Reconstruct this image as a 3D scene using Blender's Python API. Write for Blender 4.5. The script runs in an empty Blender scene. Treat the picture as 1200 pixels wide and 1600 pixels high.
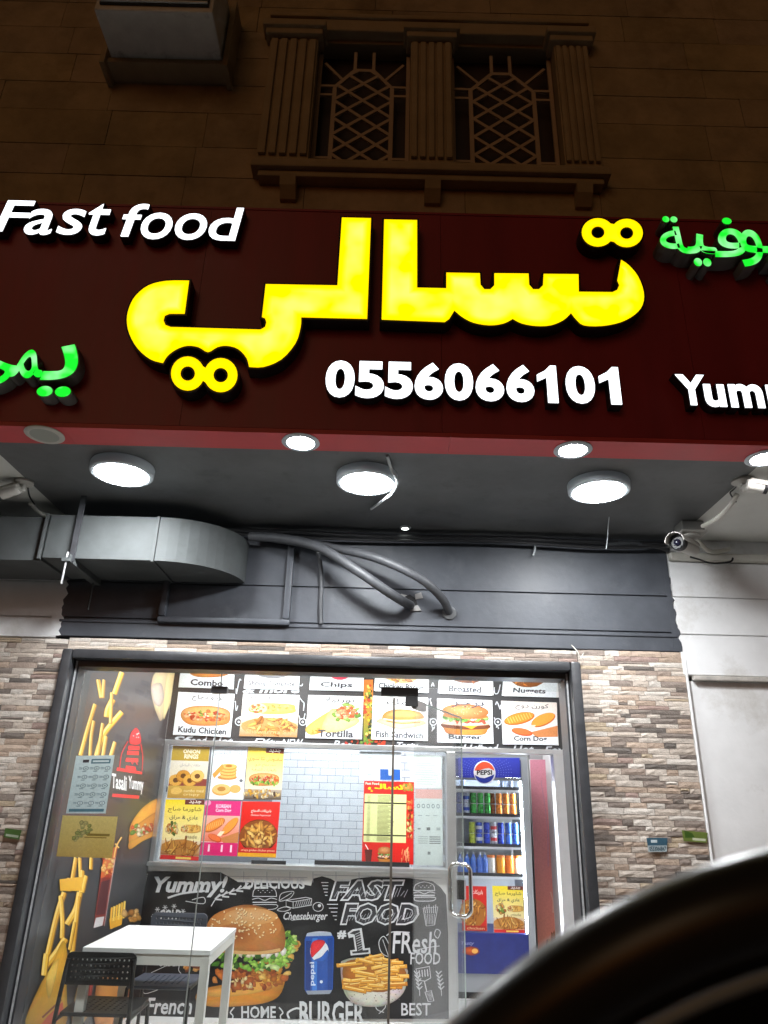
import bpy, math, random
from mathutils import Vector, Matrix
random.seed(7)
SC = bpy.context.scene
COL = SC.collection
R = math.radians

# ------------------------------------------------------------------ camera, night sky, exposure
F_PX, PITCH, ROLL, EYE = 1110.0, R(22.4), R(1.5), 1.49      # focal length in pixels of the 1200x1600 frame
cam = bpy.data.cameras.new('camera')
cam.sensor_fit = 'HORIZONTAL'; cam.sensor_width = 36.0; cam.lens = 36.0*F_PX/1200.0
cam.clip_start = 0.02; cam.clip_end = 500
cam.dof.use_dof = True; cam.dof.focus_distance = 4.6; cam.dof.aperture_fstop = 12.0
camo = bpy.data.objects.new('camera', cam); COL.objects.link(camo)
camo.matrix_world = Matrix.Translation((0, 0, EYE)) @ Matrix.Rotation(R(90)+PITCH, 4, 'X') @ Matrix.Rotation(ROLL, 4, 'Z')
SC.camera = camo

world = bpy.data.worlds.new('World'); SC.world = world; world.use_nodes = True
wn = world.node_tree.nodes; wl = world.node_tree.links
bg = wn['Background']
sky = wn.new('ShaderNodeTexSky'); sky.sky_type = 'NISHITA'; sky.sun_disc = False
sky.sun_elevation = R(2.0); sky.sun_rotation = R(200); sky.dust_density = 6.0
warm = wn.new('ShaderNodeMix'); warm.data_type = 'RGBA'; warm.blend_type = 'MULTIPLY'
warm.inputs[0].default_value = 1.0; warm.inputs[7].default_value = (1.0, 0.62, 0.34, 1)
wl.new(sky.outputs['Color'], warm.inputs[6]); wl.new(warm.outputs[2], bg.inputs['Color'])
bg.inputs['Strength'].default_value = 0.045

sun = bpy.data.lights.new('night_glow', 'SUN'); sun.energy = 0.09; sun.angle = R(25); sun.color = (1.0, 0.66, 0.38)
suno = bpy.data.objects.new('night_glow', sun); COL.objects.link(suno)
suno.rotation_euler = (R(62), 0, R(-20))

SC.view_settings.view_transform = 'Standard'; SC.view_settings.look = 'None'
SC.view_settings.exposure = 0.0; SC.view_settings.gamma = 1.0
SC.view_settings.use_curve_mapping = False
SC.cycles.max_bounces = 8; SC.cycles.diffuse_bounces = 4; SC.cycles.glossy_bounces = 3
SC.cycles.transparent_max_bounces = 12; SC.cycles.use_denoising = True
SC.cycles.sample_clamp_indirect = 4.0; SC.cycles.caustics_reflective = False; SC.cycles.caustics_refractive = False

# ------------------------------------------------------------------ surveying: a photo pixel seen on a known plane of the place
_F = Vector((0, math.cos(PITCH), math.sin(PITCH))); _U0 = Vector((0, -math.sin(PITCH), math.cos(PITCH)))
_R = Vector((1, 0, 0))*math.cos(ROLL) + _U0*math.sin(ROLL); _U = Vector((-1, 0, 0))*math.sin(ROLL) + _U0*math.cos(ROLL)
_E = Vector((0, 0, EYE))
def ray(x, y): return _R*(x-600) + _U*(800-y) + _F*F_PX
def PY(x, y, Y): d = ray(x, y); return _E + d*(Y/d.y)
def PZ(x, y, Z): d = ray(x, y); return _E + d*((Z-EYE)/d.z)
def PX(x, y, X): d = ray(x, y); return _E + d*(X/d.x)

# ------------------------------------------------------------------ materials
def hx(s):
    c = [int(s[i:i+2], 16)/255 for i in (0, 2, 4)]
    return tuple((v/12.92 if v <= .04045 else ((v+.055)/1.055)**2.4) for v in c)
MATS = {}
def mat(name, col=(.5, .5, .5), rough=.5, metal=0.0, mottle=0.0, mscale=8.0, bump=0.0, bscale=40.0, spec=.5, objcol=False, attr=False,
        dirt=None, dscale=3.0, coat=0.0, streak=False):
    if name in MATS: return MATS[name]
    if isinstance(col, str): col = hx(col)
    m = bpy.data.materials.new(name); m.use_nodes = True
    n, l = m.node_tree.nodes, m.node_tree.links
    b = n['Principled BSDF']
    b.inputs['Roughness'].default_value = rough; b.inputs['Metallic'].default_value = metal
    b.inputs['Specular IOR Level'].default_value = spec; b.inputs['Coat Weight'].default_value = coat
    b.inputs['Base Color'].default_value = (*col, 1)
    src = None
    if objcol:
        oi = n.new('ShaderNodeObjectInfo'); src = oi.outputs['Color']
    elif attr:
        at = n.new('ShaderNodeAttribute'); at.attribute_name = 'Col'; src = at.outputs['Color']
    tc = n.new('ShaderNodeTexCoord'); geo = n.new('ShaderNodeNewGeometry')
    if mottle:
        no = n.new('ShaderNodeTexNoise'); no.inputs['Scale'].default_value = mscale; no.inputs['Detail'].default_value = 6; no.inputs['Roughness'].default_value = .62
        if streak:
            mp = n.new('ShaderNodeMapping'); mp.inputs['Scale'].default_value = (1, 1, .12)
            l.new(geo.outputs['Position'], mp.inputs['Vector']); l.new(mp.outputs[0], no.inputs['Vector'])
        else:
            l.new(geo.outputs['Position'], no.inputs['Vector'])
        mr = n.new('ShaderNodeMapRange'); mr.inputs[1].default_value = .3; mr.inputs[2].default_value = .7
        mr.inputs[3].default_value = 1-mottle; mr.inputs[4].default_value = 1+mottle
        l.new(no.outputs['Fac'], mr.inputs[0])
        mx = n.new('ShaderNodeMix'); mx.data_type = 'RGBA'; mx.blend_type = 'MULTIPLY'; mx.inputs[0].default_value = 1
        if src: l.new(src, mx.inputs[6])
        else: mx.inputs[6].default_value = (*col, 1)
        l.new(mr.outputs[0], mx.inputs[7]); src = mx.outputs[2]
        rr = n.new('ShaderNodeMapRange'); rr.inputs[3].default_value = max(0, rough-.1); rr.inputs[4].default_value = min(1, rough+.1)
        l.new(no.outputs['Fac'], rr.inputs[0]); l.new(rr.outputs[0], b.inputs['Roughness'])
    if dirt:
        d = n.new('ShaderNodeTexNoise'); d.inputs['Scale'].default_value = dscale; d.inputs['Detail'].default_value = 8; d.inputs['Roughness'].default_value = .7
        l.new(geo.outputs['Position'], d.inputs['Vector'])
        r2 = n.new('ShaderNodeMapRange'); r2.inputs[1].default_value = .55; r2.inputs[2].default_value = .75; r2.inputs[4].default_value = .7
        l.new(d.outputs['Fac'], r2.inputs[0])
        m2 = n.new('ShaderNodeMix'); m2.data_type = 'RGBA'; l.new(r2.outputs[0], m2.inputs[0])
        if src: l.new(src, m2.inputs[6])
        else: m2.inputs[6].default_value = (*col, 1)
        m2.inputs[7].default_value = (*(hx(dirt)), 1); src = m2.outputs[2]
    if src: l.new(src, b.inputs['Base Color'])
    if bump:
        bn = n.new('ShaderNodeTexNoise'); bn.inputs['Scale'].default_value = bscale; bn.inputs['Detail'].default_value = 5
        l.new(geo.outputs['Position'], bn.inputs['Vector'])
        bp = n.new('ShaderNodeBump'); bp.inputs['Strength'].default_value = bump; bp.inputs['Distance'].default_value = .01
        l.new(bn.outputs['Fac'], bp.inputs['Height']); l.new(bp.outputs[0], b.inputs['Normal'])
    MATS[name] = m; return m
def emit(name, col, strength, col2=None, scale=6.0):
    if name in MATS: return MATS[name]
    if isinstance(col, str): col = hx(col)
    m = bpy.data.materials.new(name); m.use_nodes = True
    n, l = m.node_tree.nodes, m.node_tree.links
    n.remove(n['Principled BSDF']); e = n.new('ShaderNodeEmission'); e.inputs['Color'].default_value = (*col, 1); e.inputs['Strength'].default_value = strength
    if col2:   # uneven LED modules behind the acrylic
        geo = n.new('ShaderNodeNewGeometry'); no = n.new('ShaderNodeTexNoise'); no.inputs['Scale'].default_value = scale; no.inputs['Detail'].default_value = 1
        l.new(geo.outputs['Position'], no.inputs['Vector'])
        mr = n.new('ShaderNodeMapRange'); mr.inputs[1].default_value = .42; mr.inputs[2].default_value = .68; l.new(no.outputs['Fac'], mr.inputs[0])
        mx = n.new('ShaderNodeMix'); mx.data_type = 'RGBA'; l.new(mr.outputs[0], mx.inputs[0])
        mx.inputs[6].default_value = (*col, 1); mx.inputs[7].default_value = (*(hx(col2) if isinstance(col2, str) else col2), 1)
        l.new(mx.outputs[2], e.inputs['Color'])
    l.new(e.outputs[0], n['Material Output'].inputs['Surface'])
    MATS[name] = m; return m
def glass(name, tint=(1, 1, 1), refl=.9, ior=1.45):
    if name in MATS: return MATS[name]
    m = bpy.data.materials.new(name); m.use_nodes = True
    n, l = m.node_tree.nodes, m.node_tree.links
    n.remove(n['Principled BSDF'])
    t = n.new('ShaderNodeBsdfTransparent'); t.inputs[0].default_value = (*tint, 1)
    g = n.new('ShaderNodeBsdfGlossy'); g.inputs['Roughness'].default_value = .02; g.inputs['Color'].default_value = (refl, refl, refl, 1)
    fr = n.new('ShaderNodeFresnel')
    gm = n.new('ShaderNodeNewGeometry'); mr = n.new('ShaderNodeMapRange')      # the far face of the sheet sees the same index step as the near one
    mr.inputs[3].default_value = ior; mr.inputs[4].default_value = 1/ior
    l.new(gm.outputs['Backfacing'], mr.inputs[0]); l.new(mr.outputs[0], fr.inputs['IOR'])
    mx = n.new('ShaderNodeMixShader'); l.new(fr.outputs[0], mx.inputs[0]); l.new(t.outputs[0], mx.inputs[1]); l.new(g.outputs[0], mx.inputs[2])
    df = n.new('ShaderNodeBsdfDiffuse'); df.inputs['Color'].default_value = (.8, .82, .82, 1)      # finger marks and dust
    no = n.new('ShaderNodeTexNoise'); no.inputs['Scale'].default_value = 3.5; no.inputs['Detail'].default_value = 7; no.inputs['Roughness'].default_value = .7
    l.new(gm.outputs['Position'], no.inputs['Vector'])
    dm = n.new('ShaderNodeMapRange'); dm.inputs[1].default_value = .42; dm.inputs[2].default_value = .78; dm.inputs[3].default_value = .002; dm.inputs[4].default_value = .035
    l.new(no.outputs['Fac'], dm.inputs[0])
    m2 = n.new('ShaderNodeMixShader'); l.new(dm.outputs[0], m2.inputs[0]); l.new(mx.outputs[0], m2.inputs[1]); l.new(df.outputs[0], m2.inputs[2])
    l.new(m2.outputs[0], n['Material Output'].inputs['Surface'])
    MATS[name] = m; return m

# ------------------------------------------------------------------ objects
def tag(o, label=None, cat=None, group=None, kind=None):
    if label: o['label'] = label
    if cat: o['category'] = cat
    if group: o['group'] = group
    if kind: o['kind'] = kind
    return o
def empty(name, loc=(0, 0, 0), label=None, cat=None, group=None):
    o = bpy.data.objects.new(name, None); COL.objects.link(o); o.location = loc; o.empty_display_size = .05
    return tag(o, label, cat, group)
class MB:
    """collects boxes, prisms, tubes and lathes; build() links them as one mesh object"""
    def __init__(s): s.v = []; s.f = []
    def add(s, V, F):
        k = len(s.v); s.v += [tuple(p) for p in V]; s.f += [tuple(i+k for i in q) for q in F]; return s
    def box(s, x0, x1, y0, y1, z0, z1, b=0.0):
        if b <= 0:
            V = [(x, y, z) for x in (x0, x1) for y in (y0, y1) for z in (z0, z1)]
            F = [(0, 1, 3, 2), (4, 6, 7, 5), (0, 4, 5, 1), (2, 3, 7, 6), (0, 2, 6, 4), (1, 5, 7, 3)]
            return s.add(V, F)
        import bmesh
        bm = bmesh.new(); bmesh.ops.create_cube(bm, size=1)
        for v in bm.verts: v.co = Vector(((x0+x1)/2+v.co.x*(x1-x0), (y0+y1)/2+v.co.y*(y1-y0), (z0+z1)/2+v.co.z*(z1-z0)))
        bmesh.ops.bevel(bm, geom=bm.edges[:], offset=b, segments=2, profile=.6, affect='EDGES')
        bm.verts.index_update(); s.add([v.co for v in bm.verts], [[v.index for v in f.verts] for f in bm.faces]); bm.free(); return s
    def bar(s, p, q, w, h=None, up=Vector((0, 0, 1))):
        p, q = Vector(p), Vector(q); h = h or w; d = (q-p).normalized()
        a = d.cross(up); a = a.normalized() if a.length > 1e-5 else Vector((1, 0, 0)); c = a.cross(d).normalized()
        V = [e+a*i*w/2+c*j*h/2 for e in (p, q) for i, j in ((-1, -1), (1, -1), (1, 1), (-1, 1))]
        return s.add(V, [(3, 2, 1, 0), (4, 5, 6, 7)]+[(i, (i+1) % 4, 4+(i+1) % 4, 4+i) for i in range(4)])
    def tube(s, pts, r, n=10, cap=True):
        pts = [Vector(p) for p in pts]; rs = r if isinstance(r, (list, tuple)) else [r]*len(pts)
        V = []; F = []; a = None
        for i, p in enumerate(pts):
            d = (pts[min(i+1, len(pts)-1)]-pts[max(i-1, 0)]).normalized()
            if a is None: a = d.orthogonal().normalized()
            a = (a-d*a.dot(d)); a = a.normalized() if a.length > 1e-6 else d.orthogonal().normalized()
            c = d.cross(a)
            for k in range(n):
                t = 2*math.pi*k/n; V.append(p+(a*math.cos(t)+c*math.sin(t))*rs[i])
        for i in range(len(pts)-1):
            for k in range(n): F.append((i*n+k, i*n+(k+1) % n, (i+1)*n+(k+1) % n, (i+1)*n+k))
        if cap: F += [tuple(range(n))[::-1], tuple((len(pts)-1)*n+k for k in range(n))]
        return s.add(V, F)
    def lathe(s, prof, o=(0, 0, 0), n=24, axis=Vector((0, 0, 1))):
        o = Vector(o); ax = Vector(axis).normalized(); a = ax.orthogonal().normalized(); c = ax.cross(a); V = []; F = []
        for r, h in prof:
            for k in range(n):
                t = 2*math.pi*k/n; V.append(o+ax*h+(a*math.cos(t)+c*math.sin(t))*r)
        m = len(prof)
        for i in range(m-1):
            for k in range(n): F.append((i*n+k, i*n+(k+1) % n, (i+1)*n+(k+1) % n, (i+1)*n+k))
        if prof[0][0] > 1e-6: F.append(tuple(range(n))[::-1])
        if prof[-1][0] > 1e-6: F.append(tuple((m-1)*n+k for k in range(n)))
        return s.add(V, F)
    def prism(s, poly, a0, a1, plane='XZ'):
        """poly of (u,v) extruded along the third axis from a0 to a1"""
        n = len(poly)
        if plane == 'XZ': V = [(u, a, v) for a in (a0, a1) for u, v in poly]
        elif plane == 'XY': V = [(u, v, a) for a in (a0, a1) for u, v in poly]
        else: V = [(a, u, v) for a in (a0, a1) for u, v in poly]
        return s.add(V, [tuple(range(n)), tuple(range(2*n-1, n-1, -1))]+[(i, n+i, n+(i+1) % n, (i+1) % n) for i in range(n)])
    def build(s, name, m, parent=None, smooth=False, loc=None):
        me = bpy.data.meshes.new(name); me.from_pydata(s.v, [], s.f); me.validate()
        import bmesh
        bm = bmesh.new(); bm.from_mesh(me); bmesh.ops.recalc_face_normals(bm, faces=bm.faces[:]); bm.to_mesh(me); bm.free()
        if m: me.materials.append(m)
        if smooth:
            me.shade_smooth(); me.set_sharp_from_angle(angle=R(35))
        o = bpy.data.objects.new(name, me); COL.objects.link(o)
        if parent is not None:
            o.parent = parent
            if parent.type == 'EMPTY': o.matrix_parent_inverse = Matrix.Translation(-Vector(parent.location))
        return o
def copy_part(src, parent, off):
    c = src.copy(); COL.objects.link(c); c.parent = parent; c.location = Vector(src.location)+Vector(off); return c
def crom(pts, closed=False, n=5):
    out = []; m = len(pts)
    for i in range(m if closed else m-1):
        g = lambda k: Vector(pts[(k) % m] if closed else pts[max(0, min(m-1, k))])
        p0, p1, p2, p3 = g(i-1), g(i), g(i+1), g(i+2)
        for j in range(n):
            t = j/n
            out.append(.5*((2*p1)+(p2-p0)*t+(2*p0-5*p1+4*p2-p3)*t*t+(3*p1-p0-3*p2+p3)*t*t*t))
    if not closed: out.append(Vector(pts[-1]))
    return [tuple(v) for v in out]

# ------------------------------------------------------------------ lettering
def curve_mesh(make, extrude=0.0, offset=0.0):
    c = make(); c.extrude = extrude; c.offset = offset
    o = bpy.data.objects.new('tmp', c); COL.objects.link(o)
    dg = bpy.context.evaluated_depsgraph_get(); me = bpy.data.meshes.new_from_object(o.evaluated_get(dg))
    V = [tuple(v.co) for v in me.vertices]; F = [tuple(p.vertices) for p in me.polygons]
    bpy.data.objects.remove(o); bpy.data.curves.remove(c); bpy.data.meshes.remove(me)
    return V, F
def text_curve(s, bold=0.0, shear=0.0, res=3):
    c = bpy.data.curves.new('tmp', 'FONT'); c.body = s; c.size = 1; c.resolution_u = res; c.shear = shear; c.fill_mode = 'BOTH'
    return c
def poly_curve(loops):
    c = bpy.data.curves.new('tmp', 'CURVE'); c.dimensions = '2D'; c.fill_mode = 'BOTH'
    for L in loops:
        sp = c.splines.new('POLY'); sp.points.add(len(L)-1); sp.use_cyclic_u = True
        for p, q in zip(sp.points, L): p.co = (q[0], q[1], 0, 1)
    return c
_TC = {}
def text_flat(s, bold=0.0, shear=0.0, res=2):
    k = (s, bold, shear, res)
    if k not in _TC:
        V, Fc = curve_mesh(lambda: text_curve(s, bold, shear, res), 0, bold)
        if V:
            x0 = min(v[0] for v in V); x1 = max(v[0] for v in V); y0 = min(v[1] for v in V); y1 = max(v[1] for v in V)
            V = [((v[0]-x0)/max(x1-x0, 1e-6), (v[1]-y0)/max(y1-y0, 1e-6)) for v in V]
        _TC[k] = (V, Fc)
    return _TC[k]
_AR = {'ا': (0xFE8D, 2), 'ب': (0xFE8F, 4), 'ة': (0xFE93, 2), 'ت': (0xFE95, 4), 'ج': (0xFE9D, 4), 'ح': (0xFEA1, 4), 'د': (0xFEA9, 2), 'ر': (0xFEAD, 2),
       'ز': (0xFEAF, 2), 'س': (0xFEB1, 4), 'ش': (0xFEB5, 4), 'ص': (0xFEB9, 4), 'ط': (0xFEC1, 4), 'ع': (0xFEC9, 4), 'ف': (0xFED1, 4), 'ق': (0xFED5, 4), 'ك': (0xFED9, 4),
       'ل': (0xFEDD, 4), 'م': (0xFEE1, 4), 'ن': (0xFEE5, 4), 'ه': (0xFEE9, 4), 'و': (0xFEED, 2), 'ي': (0xFEF1, 4)}
def ar(s):
    """Arabic letters in their joined forms, in the order the eye sees them"""
    s = s.replace('لا', '\u0001'); out = []
    for i, ch in enumerate(s):
        pr = s[i-1] if i else ' '; nx = s[i+1] if i+1 < len(s) else ' '
        pj = pr in _AR and _AR[pr][1] == 4
        if ch == '\u0001': out.append(chr(0xFEFC if pj else 0xFEFB)); continue
        if ch not in _AR: out.append(ch); continue
        b, n = _AR[ch]; nj = n == 4 and (nx in _AR or nx == '\u0001')
        out.append(chr(b+(3 if pj and nj else 2 if nj else 1 if pj else 0)))
    return ''.join(reversed(out))

# ------------------------------------------------------------------ flat print: inks laid over each other on a poster, board or wall
def bil(q):
    (ax, ay), (bx, by), (cx, cy), (dx, dy) = q      # TL TR BR BL
    return lambda u, v: ((1-v)*((1-u)*ax+u*bx)+v*((1-u)*dx+u*cx), (1-v)*((1-u)*ay+u*by)+v*((1-u)*dy+u*cy))
class Art:
    def __init__(s, axis, val, step=2e-5, off=.0015):
        s.axis, s.val, s.step = axis, val, step; s.k = off; s.v = []; s.f = []; s.c = []; s.m = lambda u, v: (u, v); s.rnd = random.Random(3)
    def q(s, quad): s.m = bil(quad); return s
    def px(s): s.m = lambda u, v: (u, v); return s
    def P(s, u, v):
        x, y = s.m(u, v)
        if s.axis == 'Y': p = PY(x, y, s.val-s.k)
        else: p = PX(x, y, s.val+s.k)
        return tuple(p)
    def face(s, pts, cols):
        k = len(s.v); s.v += [s.P(*p) for p in pts]; s.f.append(tuple(range(k, k+len(pts)))); s.c += cols; s.k += s.step
    def poly(s, pts, col):
        if isinstance(col, str): col = hx(col)
        s.face(pts, [col]*len(pts)); return s
    def rect(s, x0, y0, x1, y1, col, col2=None):
        col = hx(col); c2 = hx(col2) if col2 else col
        s.face([(x0, y0), (x1, y0), (x1, y1), (x0, y1)], [col, col, c2, c2]); return s
    def blob(s, pts, col, n=4, fan=True):
        P = crom(pts, True, n)
        if not fan: return s.poly(P, col)
        c = hx(col) if isinstance(col, str) else col
        cx = sum(p[0] for p in P)/len(P); cy = sum(p[1] for p in P)/len(P); N_ = len(P)
        mid = [(cx+(x-cx)*.72, cy+(y-cy)*.72) for x, y in P]
        k = len(s.v); s.v += [s.P(cx, cy)]+[s.P(*p) for p in mid]+[s.P(*p) for p in P]
        vm = [tuple(v*s.rnd.uniform(.86, 1.06) for v in c) for _ in P]; vo = [tuple(v*s.rnd.uniform(.50, .70) for v in c) for _ in P]; c0 = tuple(min(1, v*1.08) for v in c)
        for i in range(N_):
            j = (i+1) % N_
            s.f.append((k, k+1+i, k+1+j)); s.c += [c0, vm[i], vm[j]]
            s.f.append((k+1+i, k+1+N_+i, k+1+N_+j, k+1+j)); s.c += [vm[i], vo[i], vo[j], vm[j]]
        s.k += s.step; return s
    def ell(s, cx, cy, rx, ry, col, rot=0, n=18, j=0.0, col2=None):
        c, d = math.cos(rot), math.sin(rot); pts = []
        for i in range(n):
            t = 2*math.pi*i/n; k = 1+s.rnd.uniform(-j, j); x, y = rx*math.cos(t)*k, ry*math.sin(t)*k
            pts.append((cx+x*c-y*d, cy+x*d+y*c))
        if col2 is None: return s.poly(pts, col)
        a = hx(col) if isinstance(col, str) else col; b = hx(col2) if isinstance(col2, str) else col2
        k = len(s.v); s.v += [s.P(cx-rx*.15, cy-ry*.2)]+[s.P(*p) for p in pts]
        for i in range(n): s.f.append((k, k+1+i, k+1+(i+1) % n)); s.c += [a, b, b]
        s.k += s.step; return s
    def stroke(s, pts, w, col, closed=False, smooth=True):
        if smooth and len(pts) > 2: pts = crom(pts, closed, 4)
        if closed: pts = list(pts)+[pts[0]]
        if isinstance(col, str): col = hx(col)
        k = len(s.v); n = len(pts)
        for i, (x, y) in enumerate(pts):
            a, b = pts[max(0, i-1)], pts[min(n-1, i+1)]
            if closed and i in (0, n-1): a, b = pts[n-2], pts[1]
            dx, dy = b[0]-a[0], b[1]-a[1]; L = math.hypot(dx, dy) or 1
            s.v.append(s.P(x-dy/L*w/2, y+dx/L*w/2)); s.v.append(s.P(x+dy/L*w/2, y-dx/L*w/2))
        for i in range(n-1): s.f.append((k+2*i, k+2*i+1, k+2*i+3, k+2*i+2)); s.c += [col]*4
        s.k += s.step; return s
    def text(s, t, x0, y0, x1, y1, col, bold=0.0, shear=0.0, slope=0.0, res=2):
        """fits the words into the box; slope lowers the right end"""
        if isinstance(col, str): col = hx(col)
        V, F = text_flat(t, bold, shear, res)
        k = len(s.v); s.v += [s.P(x0+u*(x1-x0), y1-v*(y1-y0)+slope*u) for u, v in V]
        for f in F: s.f.append(tuple(i+k for i in f)); s.c += [col]*len(f)
        s.k += s.step; return s
    def blobs(s, n, cx, cy, rx, ry, r, cols, asp=1.0, j=.25, top=None, seg=8, rot=None):
        for _ in range(n):
            t = s.rnd.uniform(0, 2*math.pi); q = math.sqrt(s.rnd.random()); k = s.rnd.uniform(.6, 1.25)
            c = hx(s.rnd.choice(cols)); b = s.rnd.uniform(.85, 1.12); hi = tuple(min(1, v*b*1.12) for v in c); lo = tuple(v*b*.52 for v in c)
            s.ell(cx+rx*q*math.cos(t), cy+ry*q*math.sin(t), r*k, r*k*asp, hi, s.rnd.uniform(0, 3.1) if rot is None else rot+s.rnd.uniform(-.3, .3), seg, j, col2=lo)
        return s
    def build(s, name, parent, m=None):
        me = bpy.data.meshes.new(name); me.from_pydata(s.v, [], s.f)
        at = me.color_attributes.new('Col', 'FLOAT_COLOR', 'CORNER')
        at.data.foreach_set('color', [x for c in s.c for x in (*c, 1.0)])
        me.materials.append(m or M_PRINT)
        o = bpy.data.objects.new(name, me); COL.objects.link(o)
        if parent is not None:
            o.parent = parent
            if parent.type == 'EMPTY': o.matrix_parent_inverse = Matrix.Translation(-Vector(parent.location))
        return o
M_PRINT = mat('printed ink', rough=.38, attr=True, mottle=.10, mscale=90)
# ================================================================== planes of the place (metres; the shop front faces -Y)
YW, YS, YU = 4.2, 2.903, 3.12        # shop wall, sign face, overhanging upper storey
ZS = 3.081                           # underside of the overhang
YG, YP, YF, YT = 4.30, 6.2, 6.9, 7.5  # shop glass, counter partition, fridge front, tiled kitchen wall
XL, XR = -1.77, 1.62                 # inner faces of the shop's side walls

M_ASPH = mat('asphalt', (.05, .05, .052), .9, mottle=.25, mscale=30, bump=.4, bscale=200)
M_PAVE = mat('paving concrete', (.32, .30, .28), .85, mottle=.15, mscale=6, bump=.2, bscale=90, dirt='4a4540', dscale=2)
M_WHITE = mat('whitewash', (.88, .885, .89), .75, mottle=.05, mscale=5, bump=.12, bscale=35, dirt='b8b2a8', dscale=1.7)
M_CEIL = mat('white soffit paint', (.80, .81, .77), .8, mottle=.05, mscale=4, bump=.1, bscale=30)
M_GREY = mat('charcoal wall paint', (.072, .079, .094), .5, mottle=.2, mscale=5, bump=.12, bscale=25, dirt='5d6066', dscale=7)
M_SOFF = mat('charcoal soffit paint', (.135, .14, .143), .55, mottle=.2, mscale=3.5, bump=.1, bscale=20, dirt='4a4c4c', dscale=5)
M_BEIGE = mat('beige limestone', objcol=True, rough=.85, mottle=.28, mscale=3.2, bump=.35, bscale=40, dirt='6a5436', dscale=1.3)
M_BEIGE2 = mat('beige cast stone', (.42, .33, .20), .85, mottle=.15, mscale=4, bump=.2, bscale=50)
M_STONE = mat('split stone', objcol=True, rough=.85, mottle=.16, mscale=38, bump=.35, bscale=110)
M_JOINT = mat('cladding mortar', (.22, .19, .16), .95)
M_BLACK = mat('black', (.012, .012, .013), .5)
M_DARKR = mat('dark letter return', (.006, .006, .007), .45)
M_MAROON = mat('maroon composite panel', (.34, .022, .036), .42, mottle=.16, mscale=5, streak=True)
M_RED = mat('red composite panel', (.62, .06, .066), .45, mottle=.10, mscale=3)
M_LAMP = mat('white lamp housing', (.62, .66, .68), .45)
M_FRAME = mat('charcoal frame paint', (.045, .047, .052), .38, mottle=.2, mscale=14, bump=.1, bscale=60)
M_ALU = mat('aluminium', (.72, .73, .74), .32, .85, mottle=.05, mscale=12)
M_STEEL = mat('polished steel', (.75, .75, .76), .16, 1.0)
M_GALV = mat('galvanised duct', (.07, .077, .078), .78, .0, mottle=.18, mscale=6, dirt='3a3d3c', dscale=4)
M_PIPE = mat('grey conduit', (.07, .073, .08), .5, mottle=.2, mscale=30)
M_CABLE = mat('black cable', (.02, .02, .022), .5)
M_PLAST = mat('cream plastic', (.62, .60, .54), .45, mottle=.08, mscale=20)
M_GLASS = glass('shop glass', (.965, .985, .975))

# ------------------------------------------------------------------ ground
tag(MB().box(-60, 60, -60, 60, -.2, -.12).build('road', M_ASPH), kind='structure')
tag(MB().box(-30, 30, 2.0, YW-.02, -.12, 0).build('pavement', M_PAVE), kind='structure')
tag(MB().box(-30, 30, 1.85, 1.997, -.12, .01, .015).build('kerb', mat('kerb stone', (.42, .40, .37), .8, mottle=.1)), kind='structure')

# ------------------------------------------------------------------ shop wall
w = empty('shop_wall', (0, YW, 0), 'charcoal painted wall band above the shop window, below the overhang', 'wall')
m = MB().box(-1.93, 1.775, YW, YW+.2, 2.37, ZS)
m.build('render', M_GREY, w)
# shallow rebated courses of the render: three boards with dark grooves between them
zg = [2.372, 2.485, 2.488, 2.70, 2.703, 3.0]
for a, b in ((2.372, 2.480), (2.487, 2.705), (2.712, 3.04)):
    MB().box(-1.925, 1.77, YW-.012, YW+.001, a, b, .003).build('wall_board', M_GREY, w)
MB().box(-1.92, 1.765, YW-.02, YW-.0121, 2.455, 2.470, .004).build('ledge', M_GREY, w)
# ragged paint edge where the charcoal stops against the whitewash
pts = [(1.74, 2.372)]
rr = random.Random(5)
z = 2.372
while z < 2.90:
    pts.append((1.787+rr.uniform(-.012, .010)-(z-2.37)*.04, z)); z += rr.uniform(.012, .03)
pts += [(1.74, 2.92)]
MB().prism(pts, YW-.0135, YW-.005).build('paint_edge', M_GREY, w)

lw = empty('white_wall', (-3, YW, 0), 'whitewashed wall left of the shop window under the duct', 'wall')
MB().box(-6, -1.931, YW+.001, YW+.2, 2.355, ZS+.25).build('render', M_WHITE, lw)
for a, b in ((2.36, 2.478), (2.485, 2.70), (2.706, 3.04)):
    MB().box(-6, -1.927, YW-.0115, YW, a, b, .003).build('wall_board', M_WHITE, lw)
pts = [(-1.97, 2.365), (-1.97, 2.70)]; z = 2.70
while z > 2.37:
    pts.append((-1.90+rr.uniform(-.015, .012)-(z-2.37)*.05, z)); z -= rr.uniform(.012, .03)
MB().prism(pts, YW-.0145, YW-.0045).build('paint_edge', M_WHITE, lw)

rw = empty('white_wall', (3, YW, 0), 'bare whitewashed wall to the right of the stone cladding', 'wall')
MB().box(1.776, 6, YW, YW+.2, 2.232, ZS+.25).build('render', M_WHITE, rw)
MB().box(1.80, 6, YW+.012, YW+.2, -.1, 2.205).build('lower_render', M_WHITE, rw)
for a, b in ((2.48, 2.703), (2.71, 2.93)):
    MB().box(1.779, 6, YW-.011, YW-.0005, a, b, .003).build('wall_board', M_WHITE, rw)
MB().box(1.779, 6, YW-.011, YW-.0005, 2.238, 2.473, .003).build('wall_board', M_WHITE, rw)
m = MB().box(1.83, 6, YW-.03, YW+.01, 2.2055, 2.2315, .006); m.build('ledge', mat('dirty whitewash', (.5, .47, .43), .85, mottle=.3, mscale=9, dirt='4d443b', dscale=5), rw)
MB().box(1.7905, 1.803, YW-.016, YW+.01, -.1, 2.33, .005).build('corner_strip', M_WHITE, rw)
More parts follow.
